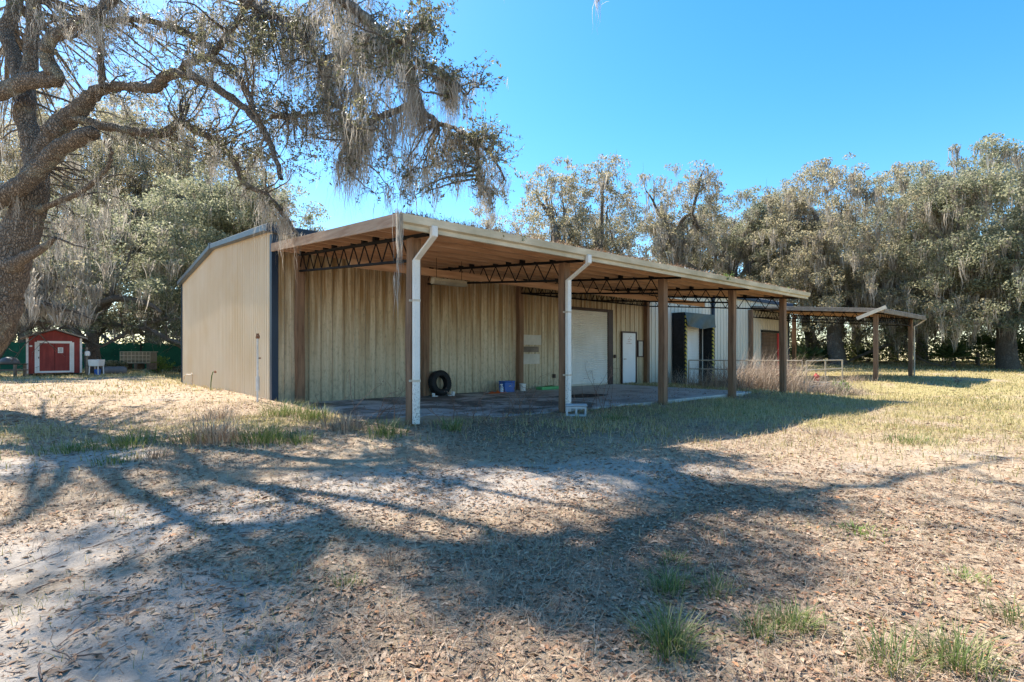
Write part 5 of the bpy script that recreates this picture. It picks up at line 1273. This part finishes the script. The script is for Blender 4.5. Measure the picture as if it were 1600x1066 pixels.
def shrub(x, y, w, h, label, mat, n=1500, ls=.14):
    g = rng.normal(0, 1, (n, 3)); g /= np.linalg.norm(g, axis=1, keepdims=True); g *= rng.uniform(.2, 1, (n, 1)) ** .5
    P = g * np.array([w / 2, w / 2, h / 2]) + np.array([0, 0, h / 2]); P[:, :2] += .35 * np.stack([fbm(P[:, 0] * 1.3, P[:, 2] * 1.3, 7) - .5, fbm(P[:, 1] * 1.3, P[:, 2] * 1.3, 8) - .5], 1) * w
    k = fbm(P[:, 0] * 2.2 + 9, P[:, 2] * 2.2 + P[:, 1], 12) > .42; P = P[k]; P[:, 2] = np.maximum(P[:, 2], .05)
    r = empty('shrub', gp(x, y)); tag(r, label, 'shrub'); V, Q = leaves(P, ls * rng.uniform(.6, 1.3, len(P)), .6, .4, .1); np_mesh('foliage', V, Q, M[mat], r)
    st = [grow((0, 0, -.1), rng.normal(0, .5, 3) + np.array([0, 0, 1]), h * .8, .04, 5, .1, .2, .3) for _ in range(6)]; V, Q = tubes_np(st, 5); np_mesh('stem', V, Q, M['bark_far'], r)
for x, y, w, h, lab, mat in [(-4.6, 37.3, 5, 3.0, 'shrub behind the green fence above the sink', 'leaf_green'), (-1.0, 37.4, 5, 2.9, 'pale leafed shrub over the fence above the tote', 'leaf_gold'), (2.2, 37.8, 4.5, 3.2, 'shrub behind the fence by the gable corner', 'leaf_green'), (-9.0, 37.6, 6, 3.4, 'dark shrub behind the fence left of the shed', 'leaf_live'),
                             (1.0, 33.9, 2.0, 1.3, 'yellow green bush right of the caged tote', 'bright'), (-1.9, 31.0, 1.6, .7, 'low weeds between barrel and tote', 'leaf_green'), (3.0, 34.2, 3, .6, 'low ground plants along the fence foot', 'leaf_gold')]:
    shrub(x, y, w, h, lab, mat)
for px, d, w, h, lab in [(1300, 58, 7, 2.6, 'undergrowth bush behind the thick pale trunk'), (1370, 58, 8, 2.4, 'undergrowth bush seen under the far canopy'), (1450, 58, 8, 3.2, 'undergrowth bush right of the far canopy posts'), (1540, 56, 9, 3.4, 'undergrowth bush behind the tall palmetto'), (1600, 56, 9, 4, 'undergrowth bush at the far right edge'), (1235, 60, 7, 3, 'undergrowth bush past the warehouse end')]:
    x, y = wpos(px, d); shrub(x, y, w, h, lab, 'leaf_under', 2200, .24)


# ------------------------------------------------------------------ light, sky, camera
sun = bpy.data.lights.new('sun', 'SUN'); sun.energy = 4.9; sun.angle = math.radians(.53); sun.color = (1, .93, .83)
so = link(bpy.data.objects.new('sun', sun)); so.rotation_euler = Vector(tuple(SUN)).to_track_quat('Z', 'Y').to_euler()
wd = bpy.data.worlds.new('World'); SC.world = wd; wd.use_nodes = True
nt_ = wd.node_tree; bg = nt_.nodes['Background']
sky = nt_.nodes.new('ShaderNodeTexSky'); sky.sky_type = 'NISHITA'; sky.sun_disc = False
sky.sun_elevation = math.asin(SUN[2]); sky.sun_rotation = math.atan2(SUN[0], SUN[1]); sky.air_density = 1.0; sky.dust_density = .35; sky.ozone_density = 2.0; sky.altitude = 0
hs = nt_.nodes.new('ShaderNodeHueSaturation'); hs.inputs['Saturation'].default_value = 1.38; hs.inputs['Hue'].default_value = .494
nt_.links.new(sky.outputs[0], hs.inputs['Color']); nt_.links.new(hs.outputs[0], bg.inputs[0]); bg.inputs[1].default_value = .122
cam = bpy.data.cameras.new('camera'); co = link(bpy.data.objects.new('camera', cam)); co.location = CAM
co.rotation_euler = (PI / 2, 0, -YAW); cam.sensor_width = 36; cam.lens = 36 * FPX / 1600; cam.shift_y = (HORY - 533) / 1600; cam.clip_start = .05; cam.clip_end = 4000
SC.camera = co
SC.view_settings.view_transform = 'Standard'; SC.view_settings.look = 'None'; SC.view_settings.exposure = 1.31; SC.view_settings.gamma = 1
SC.cycles.max_bounces = 8; SC.cycles.diffuse_bounces = 4; SC.cycles.transmission_bounces = 4; SC.cycles.transparent_max_bounces = 4
SC.cycles.use_denoising = True
